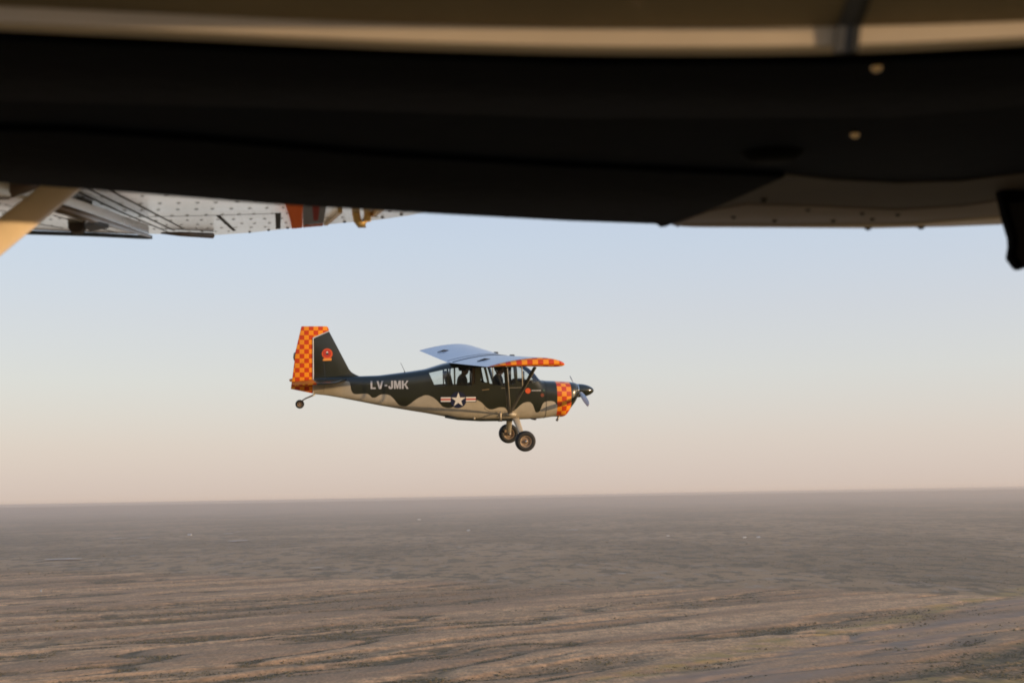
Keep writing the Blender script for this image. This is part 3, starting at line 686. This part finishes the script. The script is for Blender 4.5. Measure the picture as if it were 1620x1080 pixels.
# fin badge: red disc, white bird-like core, amber scroll
def fin_poly(name, polys, m, off):
    bm = bmesh.new()
    for p in polys: bm.faces.new([bm.verts.new((x, -.0275 - off, z)) for x, z in p])
    return bm_obj(name, bm, m, AC)
ex, ez_ = -6.108, .878
fin_poly("fin_badge", [[(ex + .118 * math.cos(k * math.pi / 16), ez_ + .118 * math.sin(k * math.pi / 16)) for k in range(32)]], orangep, .003)
fin_poly("badge_disc", [[(ex + .088 * math.cos(k * math.pi / 16), ez_ + .01 + .088 * math.sin(k * math.pi / 16)) for k in range(32)]], mat("badge_red", (.50, .035, .02), .5), .005)
fin_poly("badge_scroll", [[(ex - .10, ez_ - .155), (ex + .09, ez_ - .15), (ex + .10, ez_ - .098), (ex - .09, ez_ - .103)]], yelp, .006)
fin_poly("badge_core", [[(ex - .03, ez_ - .02), (ex + .03, ez_ - .02), (ex + .025, ez_ + .02), (ex - .025, ez_ + .02)]], mat("badge_dark", (.05, .05, .05), .5), .007)
fin_poly("badge_core", [[(ex - .03, ez_ + .022), (ex + .03, ez_ + .022), (ex, ez_ + .06)]], whitep, .008)
# doors, handles, trim line
def line(name, pts, r, m, off=.003):
    bm = bmesh.new(); add_tube(bm, [(x, side_y(x, z, off), z) for x, z in pts], r, 6); return bm_obj(name, bm, m, AC)
line("door_handle", [(-2.685, .048), (-2.60, .056), (-2.525, .064)], .010, mat("handle_brass", (.5, .36, .2), .35, metal=.6))
line("trim_line", [(-2.25, .085), (-2.0, .09), (-1.75, .092)], .004, tanm)
line("door_seam", [(-2.62, .14), (-2.63, -.1), (-2.62, -.38), (-2.5, -.44), (-2.1, -.44), (-1.93, -.40), (-1.90, -.1), (-1.895, .16)], .003, darkm)
# cabin fittings
for x in (-1.93, -2.78):
    for s in (-1, 1):
        bm = bmesh.new(); add_tube(bm, [(x + .02, s * .335, .12), (x - .02, s * .325, .60)], .018, 8); bm_obj("cabin_tube", bm, greenm, AC, smooth=True)
bm = bmesh.new(); add_tube(bm, [(-1.72, -.31, .14), (-1.72, -.30, .46)], .022, 8); bm_obj("windscreen_post", bm, tanm, AC, smooth=True)
bm = bmesh.new(); add_tube(bm, [(-2.375, -.32, .52), (-2.21, -.33, .12)], .02, 8); bm_obj("cabin_brace", bm, tanm, AC, smooth=True)
bm = bmesh.new(); add_prism(bm, [(-1.42, -.33, .10), (-1.40, -.33, .20), (-1.66, -.33, .27), (-1.86, -.33, .26), (-1.88, -.33, .05)], (0, .66, 0)); bevel(bm, .02); bm_obj("instrument_panel", bm, darkm, AC)
bm = bmesh.new(); add_tube(bm, [(-2.875, -.31, .10), (-2.86, -.30, .60)], .030, 8); bm_obj("door_post", bm, mat("post_orange_tan", (.60, .30, .11), .5), AC, smooth=True)
seatm = mat("seat_cloth", (.05, .045, .04), .9); tanseat = mat("seat_tan_leather", (.42, .22, .09), .6)
for x, mm in ((-2.72, tanseat), (-3.33, seatm)):
    bm = bmesh.new(); add_prism(bm, [(x, -.22, -.28), (x + .12, -.22, -.28), (x - .05, -.25, .44), (x - .09, -.25, .47), (x - .15, -.25, .44)], (0, .50, 0)); bevel(bm, .03, 3); bm_obj("seat_back", bm, mm, AC, autos=40)
    bm = bmesh.new(); add_prism(bm, [(x + .06, -.22, -.30), (x + .52, -.22, -.26), (x + .52, -.22, -.18), (x + .06, -.22, -.2)], (0, .44, 0)); bevel(bm, .03, 3); bm_obj("seat_cushion", bm, mm, AC, autos=40)

# the two people aboard
def person(hx, shirt, trousers, hair, label, lean=0.0):
    """seated figure; hx = x of the head centre in aeroplane coordinates"""
    skin = mat("skin", (.42, .22, .14), .55)
    me = bpy.data.meshes.new("person"); V, E, Rr = [], [], []
    def v(p, r, par=None):
        V.append(p); Rr.append(r)
        if par is not None: E.append((par, len(V) - 1))
        return len(V) - 1
    bx = hx - .02
    pel = v((bx, 0, -.13), (.15, .12)); wst = v((bx - .02, 0, .02), (.145, .11), pel); che = v((bx - .01, 0, .17), (.165, .12), wst); nec0 = v((bx, 0, .285), (.085, .07), che)
    nec = v((bx + .015, 0, .335), (.05, .05), nec0); jaw = v((hx + .03, 0, .385), (.062, .075), nec); hd = v((hx + .01, 0, .45), (.076, .09), jaw); top = v((hx, 0, .51), (.055, .065), hd)
    v((hx + .115, 0, .425), (.012, .014), v((hx + .09, 0, .44), (.016, .02), hd))
    for s in (-1, 1):
        sh = v((bx - .01, s * .17, .25), (.06, .06), che if False else nec0); el = v((bx + .06, s * .25, .02), (.045, .045), sh); wr = v((bx + .28, s * .17, -.02), (.032, .03), el)
        pm = v((bx + .35, s * .15, -.01), (.035, .022), wr)
        for q in range(4): v((bx + .42 - .006 * abs(q - 1.5), s * (.128 + .017 * q), -.025), (.008, .008), v((bx + .395, s * (.13 + .015 * q), -.005), (.009, .009), pm))
        v((bx + .375, s * .10, .01), (.008, .008), v((bx + .35, s * .12, .012), (.010, .010), pm))
        hp = v((bx + .05, s * .10, -.16), (.095, .09), pel); kn = v((bx + .46, s * .15, -.12), (.065, .065), hp); an = v((bx + .60, s * .14, -.50), (.045, .045), kn); v((bx + .74, s * .14, -.545), (.035, .03), an)
    me.from_pydata(V, E, []); o = bpy.data.objects.new("person", me); COL.objects.link(o)
    sm = o.modifiers.new("s", 'SKIN'); su = o.modifiers.new("d", 'SUBSURF'); su.levels = 2; su.render_levels = 2
    if not me.skin_vertices: me.skin_vertices.new()
    for k, r in enumerate(Rr): me.skin_vertices[0].data[k].radius = r; me.skin_vertices[0].data[k].use_root = (k == 0)
    m2 = evaluated(o); bpy.data.objects.remove(o); bpy.data.meshes.remove(me)
    o = link("person", m2, [skin, shirt, trousers], None, smooth=True)
    for p in m2.polygons:
        c = p.center; p.material_index = 0
        if c.z < .315 and not (c.x > bx + .30 and c.z > -.06 and abs(c.y) < .23 and c.z < .05): p.material_index = 1
        if c.z < -.08 and not (abs(c.x - bx) < .14 and c.z > -.12): p.material_index = 2
    tag(o, label, "person", "people aboard the camouflaged aeroplane")
    K = 1.16; o.matrix_world = AC.matrix_world @ Matrix.Translation((hx, 0, -.13)) @ Matrix.Scale(K, 4) @ Matrix.Translation((-hx, 0, .13 - .03))
    bm = bmesh.new(); bmesh.ops.create_icosphere(bm, subdivisions=3, radius=1)
    bmesh.ops.delete(bm, geom=[q for q in bm.verts if q.co.z < -.15 and q.co.x > -.25 or q.co.z < -.6], context='VERTS')
    for q in bm.verts: q.co = Vector((hx - .005, 0, .462)) + Vector((q.co.x * .102, q.co.y * .088, q.co.z * .09))
    bm_obj("hair", bm, hair, o, smooth=True)
    bm = bmesh.new(); add_tube(bm, [(hx, .10 * math.sin(a), .455 + .108 * math.cos(a)) for a in np.linspace(-1.6, 1.6, 13)], .008, 6); hs = bm_obj("headset", bm, blackm, o, smooth=True)
    for s in (-1, 1):
        bm = bmesh.new(); add_dome(bm, (hx, s * .075, .445), (0, s, 0), .036, .035, 12); bm_obj("ear_cup", bm, blackm, hs, smooth=True)
        bm = bmesh.new(); add_dome(bm, (hx + .082, s * .03, .462), (1, 0, 0), .011, .008, 8); bm_obj("eye", bm, blackm, o, smooth=True)
    return o
person(-3.04, mat("black_jacket", (.02, .02, .024), .8), mat("dark_trousers", (.03, .03, .035), .85), mat("dark_hair", (.03, .018, .012), .7),
       "person in a dark jacket and headset seated in the rear of the camouflaged aeroplane")
person(-2.22, mat("grey_shirt", (.11, .115, .14), .8), mat("navy_trousers", (.03, .035, .05), .85), mat("brown_hair", (.04, .022, .014), .7),
       "person in a grey shirt and headset seated at the front of the camouflaged aeroplane")

# ==================================================================  the aeroplane the photograph is taken from
OWN = empty("near_aeroplane", EYE)
tag(OWN, "near aeroplane overhead: dark raised hatch, riveted pale wing and tan strut", "aeroplane")
# coordinates below: metres from the eye, x forward along that aeroplane, y outboard, z up
def cut(px, py, z0, sl):          # where the sight line of a measured point meets the plane z = z0 + sl*y
    d = ray(px, py); k = z0 / (d.z - sl * d.y); return d * k
def cut_y(px, py, y): d = ray(px, py); return d * (y / d.y)
WZ, WS = .23, .145
Wp = lambda px, py, dz=0.0: cut(px, py, WZ + dz, WS)
UPW = Vector((0, -WS, 1)).normalized()
pale = mat("pale_wing_skin", (.82, .80, .75), .22, coat=1.0, noise=.03, nscale=5)
pale.node_tree.nodes["Principled BSDF"].inputs["Coat Roughness"].default_value = .2
outl = [Wp(60, 364), Wp(200, 369), Wp(335, 372.5), Wp(400, 368), Wp(450, 362.5), Wp(530, 354), Wp(600, 348), Wp(650, 341), Wp(690, 333), Wp(722, 325)]
tipend = outl[-1]
outl += [Vector((tipend.x + .10, tipend.y - .30, 0)), Vector((tipend.x + .2, 3.3, 0)), Vector((.10, 2.4, 0)), Vector((.12, 1.2, 0)), Vector((-2.2, 1.2, 0)), Vector((-2.2, outl[0].y - .4, 0)), Vector((-1.75, outl[0].y - .02, 0))]
for q in outl[10:]: q.z = WZ + WS * q.y
bm = bmesh.new(); add_prism(bm, outl, UPW * .14); bevel(bm, .006, 2, 30); WNG = bm_obj("wing", bm, pale, OWN, autos=30)
dk = mat("dark_gap", (.03, .028, .026), .8); brown = mat("brown_metal", (.16, .115, .085), .3, metal=.5, noise=.2, nscale=10)
def strip_on(name, pts, wid, m, par, hgt=.0005, dz=-.002, fn=None):
    P = [(fn or Wp)(*p) for p in pts]; bm = bmesh.new()
    for a, b in zip(P, P[1:]):
        t_ = (b - a).normalized(); n_ = t_.cross(UPW).normalized() * wid / 2
        add_prism(bm, [a + n_, b + n_, b - n_, a - n_], -UPW * hgt)
    return bm_obj(name, bm, m, par)
for pts in ([(116, 287), (190, 324), (276, 365)], [(118, 301), (190, 335), (268, 368)], [(153, 290), (220, 325), (291, 362)]):
    strip_on("skin_joint", pts, .0065, dk, WNG)
strip_on("skin_joint", [(166, 345), (260, 342.5), (350, 340.5), (440, 338)], .006, dk, WNG)
strip_on("skin_joint", [(345, 341), (371, 365)], .012, dk, WNG); strip_on("skin_joint", [(440, 337), (440, 362)], .016, dk, WNG)
bm = bmesh.new(); nriv = 0
for row, y in enumerate(np.arange(2.9, 5.5, .26)):
    for x in np.arange(-1.75, .1, .047):
        xx = x + (row % 2) * .03 + random.uniform(-.004, .004)
        p = Vector((xx, y, WZ + WS * y)); d = p; px = 810 + FPX * d.dot(RIGHT) / d.dot(fwd); py = 540 - FPX * d.dot(UP) / d.dot(fwd)
        lim = float(np.interp(px, [60, 200, 335, 400, 450, 530, 600, 650, 690], [360, 365, 369, 364, 359, 351, 343, 335, 325]))
        if px > 690 or py > lim: continue
        add_dome(bm, p, -UPW, .0060, .0014, 6); nriv += 1
for px in range(395, 660, 30):
    py = float(np.interp(px, [335, 400, 450, 530, 600, 650], [371, 366.5, 361, 352.5, 344.5, 336.5])); add_dome(bm, Wp(px, py), -UPW, .006, .004, 8)
tag(bm_obj("rivet", bm, mat("rivet_dark", (.012, .011, .010), .7, spec=.1), WNG, smooth=True), kind="stuff")
# painted marking, blurred bits of an emblem
def edge_tint(m, c): m.node_tree.nodes['Principled BSDF'].inputs['Specular Tint'].default_value = (*c, 1); return m
def paint(name, poly, m, lift): 
    bm = bmesh.new(); bm.faces.new([bm.verts.new(Wp(*p) - UPW * lift) for p in poly]); return bm_obj(name, bm, m, WNG)
paint("painted_emblem", [(452, 300), (480, 300), (478, 359), (462, 360.5), (457, 340), (450, 318)], edge_tint(mat("wing_orange", (1.0, .32, .05), .5, metal=1.0), (.95, .24, .03)), .003)
paint("painted_emblem", [(479.5, 300), (520, 300), (512, 351), (479.5, 354)], mat("wing_dark_grey", (.035, .035, .033), .5), .003)
paint("painted_emblem", [(492, 300), (509, 300), (503, 346), (496, 347)], edge_tint(mat("wing_rust", (.42, .10, .06), .5, metal=1.0), (.42, .10, .06)), .005)
paint("painted_emblem", [(479.5, 355), (511, 352), (511, 356), (479.5, 358.6)], edge_tint(mat("wing_salmon", (.75, .30, .16), .5, metal=1.0), (.75, .30, .16)), .003)
gold = mat("gold_fitting", (.88, .60, .25), .35, metal=.6, noise=.1, nscale=30)
c0 = Wp(573, 337); bm = bmesh.new()
U_ = [(-13, -22), (-14, -8), (-11, 6), (-4, 14), (4, 14), (11, 6), (13, -8), (11, -22)]
sc_ = c0.y / FPX
add_tube(bm, [c0 + RIGHT * (a * .72 * sc_) + UP * (-b * .82 * sc_) - UPW * .012 for a, b in U_], .0115, 10); bm_obj("tie_down_ring", bm, gold, WNG, smooth=True)
strip_on("gold_rod", [(515, 352), (538, 331)], .012, gold, WNG, .01); strip_on("gold_rod", [(590, 338), (612, 321)], .012, gold, WNG, .01)
# rod fairing at the tip edge
a, b = Wp(255, 364) - UPW * .01, Wp(336, 367.5) - UPW * .012
bm = bmesh.new(); add_tube(bm, [a, a.lerp(b, .35), b], [.003, .008, .010], 12); bm_obj("rod_fairing", bm, brown, WNG, smooth=True)
# drooped aileron behind a dark gap, with its leading spar and hinge bracket
Ap = lambda px, py, dz=0.0: cut(px, py, WZ - .045 + dz, WS)
bm = bmesh.new(); add_prism(bm, [Ap(-140, 296), Ap(0, 310), Ap(60, 318), Ap(150, 345), Ap(236, 371.5), Ap(60, 364.5), Ap(-140, 357)], UPW * .03); bevel(bm, .004); AIL = bm_obj("aileron", bm, pale, OWN, autos=30)
bm = bmesh.new(); add_tube(bm, [Ap(60, 316) - UPW * .004, Ap(150, 344) - UPW * .004, Ap(238, 371.8) - UPW * .004], [.011, .010, .004], 8, flat=.5, side=(0, 0, 1)); bm_obj("aileron_spar", bm, brown, AIL, smooth=True)
for pts in ([(85, 341), (130, 353), (180, 367)], [(0, 333), (60, 344)], [(0, 345), (60, 354), (100, 361)]): strip_on("skin_joint", pts, .006, dk, AIL, fn=Ap)
bm = bmesh.new()
for _ in range(46):
    px = random.uniform(-5, 150); py = random.uniform(322, 358)
    if py < 312 + px * .36: continue
    add_dome(bm, Ap(px, py), -UPW, .005, .0012, 7)
tag(bm_obj("rivet", bm, dk, AIL), kind="stuff")
strip_on("trailing_edge", [(-140, 358.5), (60, 365.5), (150, 368.5), (236, 373)], .022, mat("edge_dark_blue", (.05, .065, .085), .5), AIL, .010, fn=Ap)
c0 = Ap(120, 352); bm = bmesh.new(); add_prism(bm, [c0 + Vector((-.022, 0, .03)), c0 + Vector((.018, 0, .03)), c0 + Vector((.018, 0, -.012)), c0 + Vector((.010, 0, -.024)), c0 + Vector((-.012, 0, -.024)), c0 + Vector((-.020, 0, -.012))], (0, .03, 0)); bevel(bm, .004); bm_obj("hinge_bracket", bm, mat("bracket_brown", (.07, .05, .045), .5), AIL)
bm = bmesh.new(); add_prism(bm, [Ap(133, 347) - UPW * .008, Ap(148, 343) - UPW * .008, Ap(172, 349) - UPW * .008, Ap(142, 355) - UPW * .008], -UPW * .01); bm_obj("hinge_recess", bm, mat("recess_navy", (.02, .025, .04), .6), AIL)
bm = bmesh.new(); add_prism(bm, [Wp(112, 319) , Wp(122, 313.5), Wp(146, 320)], -UPW * .006); bm_obj("hinge_recess", bm, dk, WNG)
# lift strut of this aeroplane, its upper fairing
P1, P2 = cut_y(113, 284, 2.55), cut_y(-118, 468, 1.88)
ax = (P1 - P2).normalized(); view = ((P1 + P2) / 2).normalized(); sd = ax.cross(view).normalized()
bm = bmesh.new(); add_tube(bm, [P2 - ax * .4, P2, P1, P1 + ax * .12], [.0215, .0215, .0245, .027], 20, flat=.4, side=sd); bm_obj("wing_strut", bm, mat("strut_cream_paint", (.60, .46, .29), .45, coat=.1, noise=.06, nscale=8), OWN, smooth=True)
bm = bmesh.new(); add_tube(bm, [cut_y(-60, 298, 2.5), cut_y(10, 293, 2.52), cut_y(60, 286, 2.55)], [.024, .026, .014], 14, flat=.6); bm_obj("strut_fairing", bm, mat("fairing_brown", (.13, .09, .07), .28, metal=.4, noise=.25, nscale=12), OWN, smooth=True)

# the hatch, swung up on its top hinge and held under the wing
HZ0, HS_ = .258, .068
Hp = lambda px, py, dz=0.0: cut(px, py, HZ0 + dz, HS_)
UPH = Vector((0, -HS_, 1)).normalized()
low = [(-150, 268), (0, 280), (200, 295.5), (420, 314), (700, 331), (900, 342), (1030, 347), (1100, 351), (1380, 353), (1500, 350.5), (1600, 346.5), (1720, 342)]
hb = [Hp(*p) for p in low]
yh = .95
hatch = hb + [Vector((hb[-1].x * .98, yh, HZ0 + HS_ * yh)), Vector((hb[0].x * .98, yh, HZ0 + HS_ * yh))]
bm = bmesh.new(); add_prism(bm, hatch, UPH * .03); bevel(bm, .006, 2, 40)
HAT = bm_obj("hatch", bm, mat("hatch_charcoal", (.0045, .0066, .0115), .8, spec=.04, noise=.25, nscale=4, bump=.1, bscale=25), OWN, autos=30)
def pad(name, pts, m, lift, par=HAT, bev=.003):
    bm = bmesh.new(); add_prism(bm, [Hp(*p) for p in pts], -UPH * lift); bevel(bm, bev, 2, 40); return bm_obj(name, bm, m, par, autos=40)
pad("hatch_dark_panel", [(-140, 212), (0, 196), (100, 198), (300, 212), (600, 238), (900, 256), (1242, 271), (1140, 318), (1050, 353), (1035, 347.2), (900, 342.2), (700, 331.2), (420, 314.2), (200, 295.7), (0, 280.2), (-140, 268.5)], mat("near_black_panel", (.0014, .0022, .0040), .85, spec=.05, bump=.2, bscale=40), .007)  # near-black raised area ending in a diagonal forward edge
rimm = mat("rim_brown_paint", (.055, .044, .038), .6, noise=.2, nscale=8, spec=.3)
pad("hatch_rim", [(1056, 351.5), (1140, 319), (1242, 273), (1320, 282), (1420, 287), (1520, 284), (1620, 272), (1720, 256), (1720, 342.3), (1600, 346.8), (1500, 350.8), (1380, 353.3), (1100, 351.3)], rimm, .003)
pad("rim_mid_panel", [(1062, 351.4), (1120, 329), (1180, 318), (1300, 322), (1420, 327), (1520, 321), (1620, 307), (1720, 292), (1720, 342.4), (1600, 346.9), (1500, 350.9), (1380, 353.4), (1100, 351.4)], mat("rim_mid_brown", (.155, .118, .098), .5, noise=.2, nscale=8, spec=.4), .0055, HAT, .0025)  # lighter brown step between the rim and the outer edge
pad("rim_edge_band", [(1075, 350.4), (1250, 350.6), (1440, 348), (1510, 342), (1600, 335), (1720, 328), (1720, 342.6), (1600, 347.1), (1500, 351), (1380, 353.5), (1100, 351.6)], mat("edge_band_cream", (.62, .50, .38), .4), .0075, HAT, .001)  # lightest step, a thin band along the outer edge
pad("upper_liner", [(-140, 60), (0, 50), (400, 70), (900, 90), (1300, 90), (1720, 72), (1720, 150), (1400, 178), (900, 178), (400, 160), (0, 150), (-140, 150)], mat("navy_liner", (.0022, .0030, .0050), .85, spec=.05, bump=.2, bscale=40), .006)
bm = bmesh.new(); c0 = Hp(1222, 241); M_ = UPH.to_track_quat('X', 'Z').to_matrix().to_4x4(); M_.translation = c0
add_lathe(bm, [(-.010, 0), (-.010, .022), (-.006, .030), (0, .034)], M_ @ Matrix.Diagonal((1, 1, 1, 1)), 24)
bm_obj("grip_cup", bm, mat("grip_black", (.002, .002, .002), .8, spec=.05), HAT, autos=40)
bm = bmesh.new()
for px, py in ((365, 309.5), (440, 315.5), (500, 319.3), (540, 321.7), (600, 325.3), (640, 327.8), (680, 330.2), (740, 333.5), (800, 337), (860, 340), (1046, 352.3), (1072, 352), (1113, 351.5), (1180, 352), (1273, 352.7), (1333, 353), (1430, 352.4)):
    add_dome(bm, Hp(px, py) + UPH * .001, -UPH, .0062, .008, 8)
for px, py in ((1208, 311), (1278, 325), (1364, 331), (1420, 333), (1160, 337), (1225, 343), (1318, 343), (1380, 340)): add_dome(bm, Hp(px, py) - UPH * .0045, -UPH, .0042, .0045, 8)
for px, py in ((1373, 352.5), (1457, 351.2)): add_dome(bm, Hp(px, py), -UPH, .010, .012, 10)
tag(bm_obj("rivet", bm, mat("rivet_black", (.02, .019, .018), .6), HAT, smooth=True), kind="stuff")
# black latch handle hanging from the forward corner of the hatch
def yy(px, py): return cut_y(px, py, 1.78)
bm = bmesh.new(); add_prism(bm, [yy(*p) for p in ((1582, 288), (1594, 342), (1603, 372), (1604, 385), (1600, 405), (1616, 425), (1645, 415), (1676, 380), (1672, 300), (1655, 282))], (0, .028, 0)); bevel(bm, .006, 3, 30); bm_obj("latch_handle", bm, mat("latch_black", (.0012, .0012, .0014), .8, spec=.03), HAT, autos=40)
brass = mat("brass_screw", (1.0, .74, .42), .22, metal=1.0)
for px, py in ((1386, 87), (1352, 197)):
    bm = bmesh.new(); q = Hp(px, py) - UPH * .009; bmesh.ops.create_uvsphere(bm, u_segments=14, v_segments=10, radius=.0044, matrix=Matrix.Translation(q)); bm_obj("screw", bm, brass, HAT, smooth=True)

# cabin ceiling edge: olive headlining and the cream bow of the door opening
YB = .90
up_e = [(-140, 2), (0, 8), (300, 22), (600, 36), (900, 43), (1200, 42.5), (1400, 39), (1620, 32), (1760, 26)]
lo_e = [(-140, 40), (0, 48), (300, 62), (600, 77), (900, 86), (1100, 87.5), (1300, 85.5), (1400, 83), (1620, 71), (1760, 63)]
N_ = 40; xsb = np.linspace(-140, 1760, N_)
ut = [cut_y(x, np.interp(x, *zip(*up_e)), YB) for x in xsb]; lt = [cut_y(x, np.interp(x, *zip(*lo_e)), YB) for x in xsb]
def smooth_pts(P):
    for _ in range(3): P = [P[0]] + [(a + b * 2 + c) / 4 for a, b, c in zip(P, P[1:], P[2:])] + [P[-1]]
    return P
ut, lt = smooth_pts(ut), [q + Vector((0, 0, .0036)) for q in smooth_pts(lt)]; bm = bmesh.new(); rs = []
for u_, l_ in zip(ut, lt): rs.append([bm.verts.new(q) for q in (u_, l_ + (u_ - l_) * .10 + Vector((0, -.001, 0)), l_ + Vector((0, 0, .002)), l_ + Vector((0, .012, 0)), u_ + Vector((0, .012, 0)))])
for r0, r1 in zip(rs, rs[1:]):
    for k in range(5): bm.faces.new((r0[k], r0[(k + 1) % 5], r1[(k + 1) % 5], r1[k]))
bm.faces.new(rs[0]); bm.faces.new(rs[-1][::-1])
BOW = bm_obj("door_bow", bm, mat("cream_trim", (.52, .42, .31), .55, noise=.08, nscale=10), OWN, autos=40)
bm = bmesh.new(); ra = [[bm.verts.new(u_ + d) for d in (Vector((0, -.002, -.001)), Vector((0, -.18, .05)), Vector((0, -.55, .15)), Vector((0, -.55, .19)), Vector((0, .02, .085)), Vector((0, .02, .004)))] for u_ in ut]
for r0, r1 in zip(ra, ra[1:]):
    for k in range(6): bm.faces.new((r0[k], r0[(k + 1) % 6], r1[(k + 1) % 6], r1[k]))
bm.faces.new(ra[0]); bm.faces.new(ra[-1][::-1])
HL = bm_obj("headlining", bm, mat("olive_headlining", (.20, .16, .095), .85, noise=.1, nscale=15, bump=.2, bscale=120), OWN, autos=40)
strapm = mat("strap_grey", (.055, .055, .06), .7); strapb = mat("strap_black", (.015, .015, .015), .7)
for xa, xb, m_, lift in ((1318, 1346, strapm, .0035), (1344, 1355, strapb, .005)):
    a0, b0, a1, b1 = cut_y(xa, 84.5, YB - .0015), cut_y(xb, 84.5, YB - .0015), cut_y(xa + 5, 39.5, YB - .0015), cut_y(xb + 5, 39.5, YB - .0015)
    bm = bmesh.new(); add_prism(bm, [a0, b0, b1, a1], (0, -lift, 0)); bm_obj("door_strap", bm, m_, BOW)
    q = Vector((0, -.18, .0515)); bm = bmesh.new(); add_prism(bm, [a1 + Vector((0, -.004, -.001)), b1 + Vector((0, -.004, -.001)), b1 + q, a1 + q], (0, 0, -lift * .25)); bm_obj("headlining_strap", bm, m_, HL)
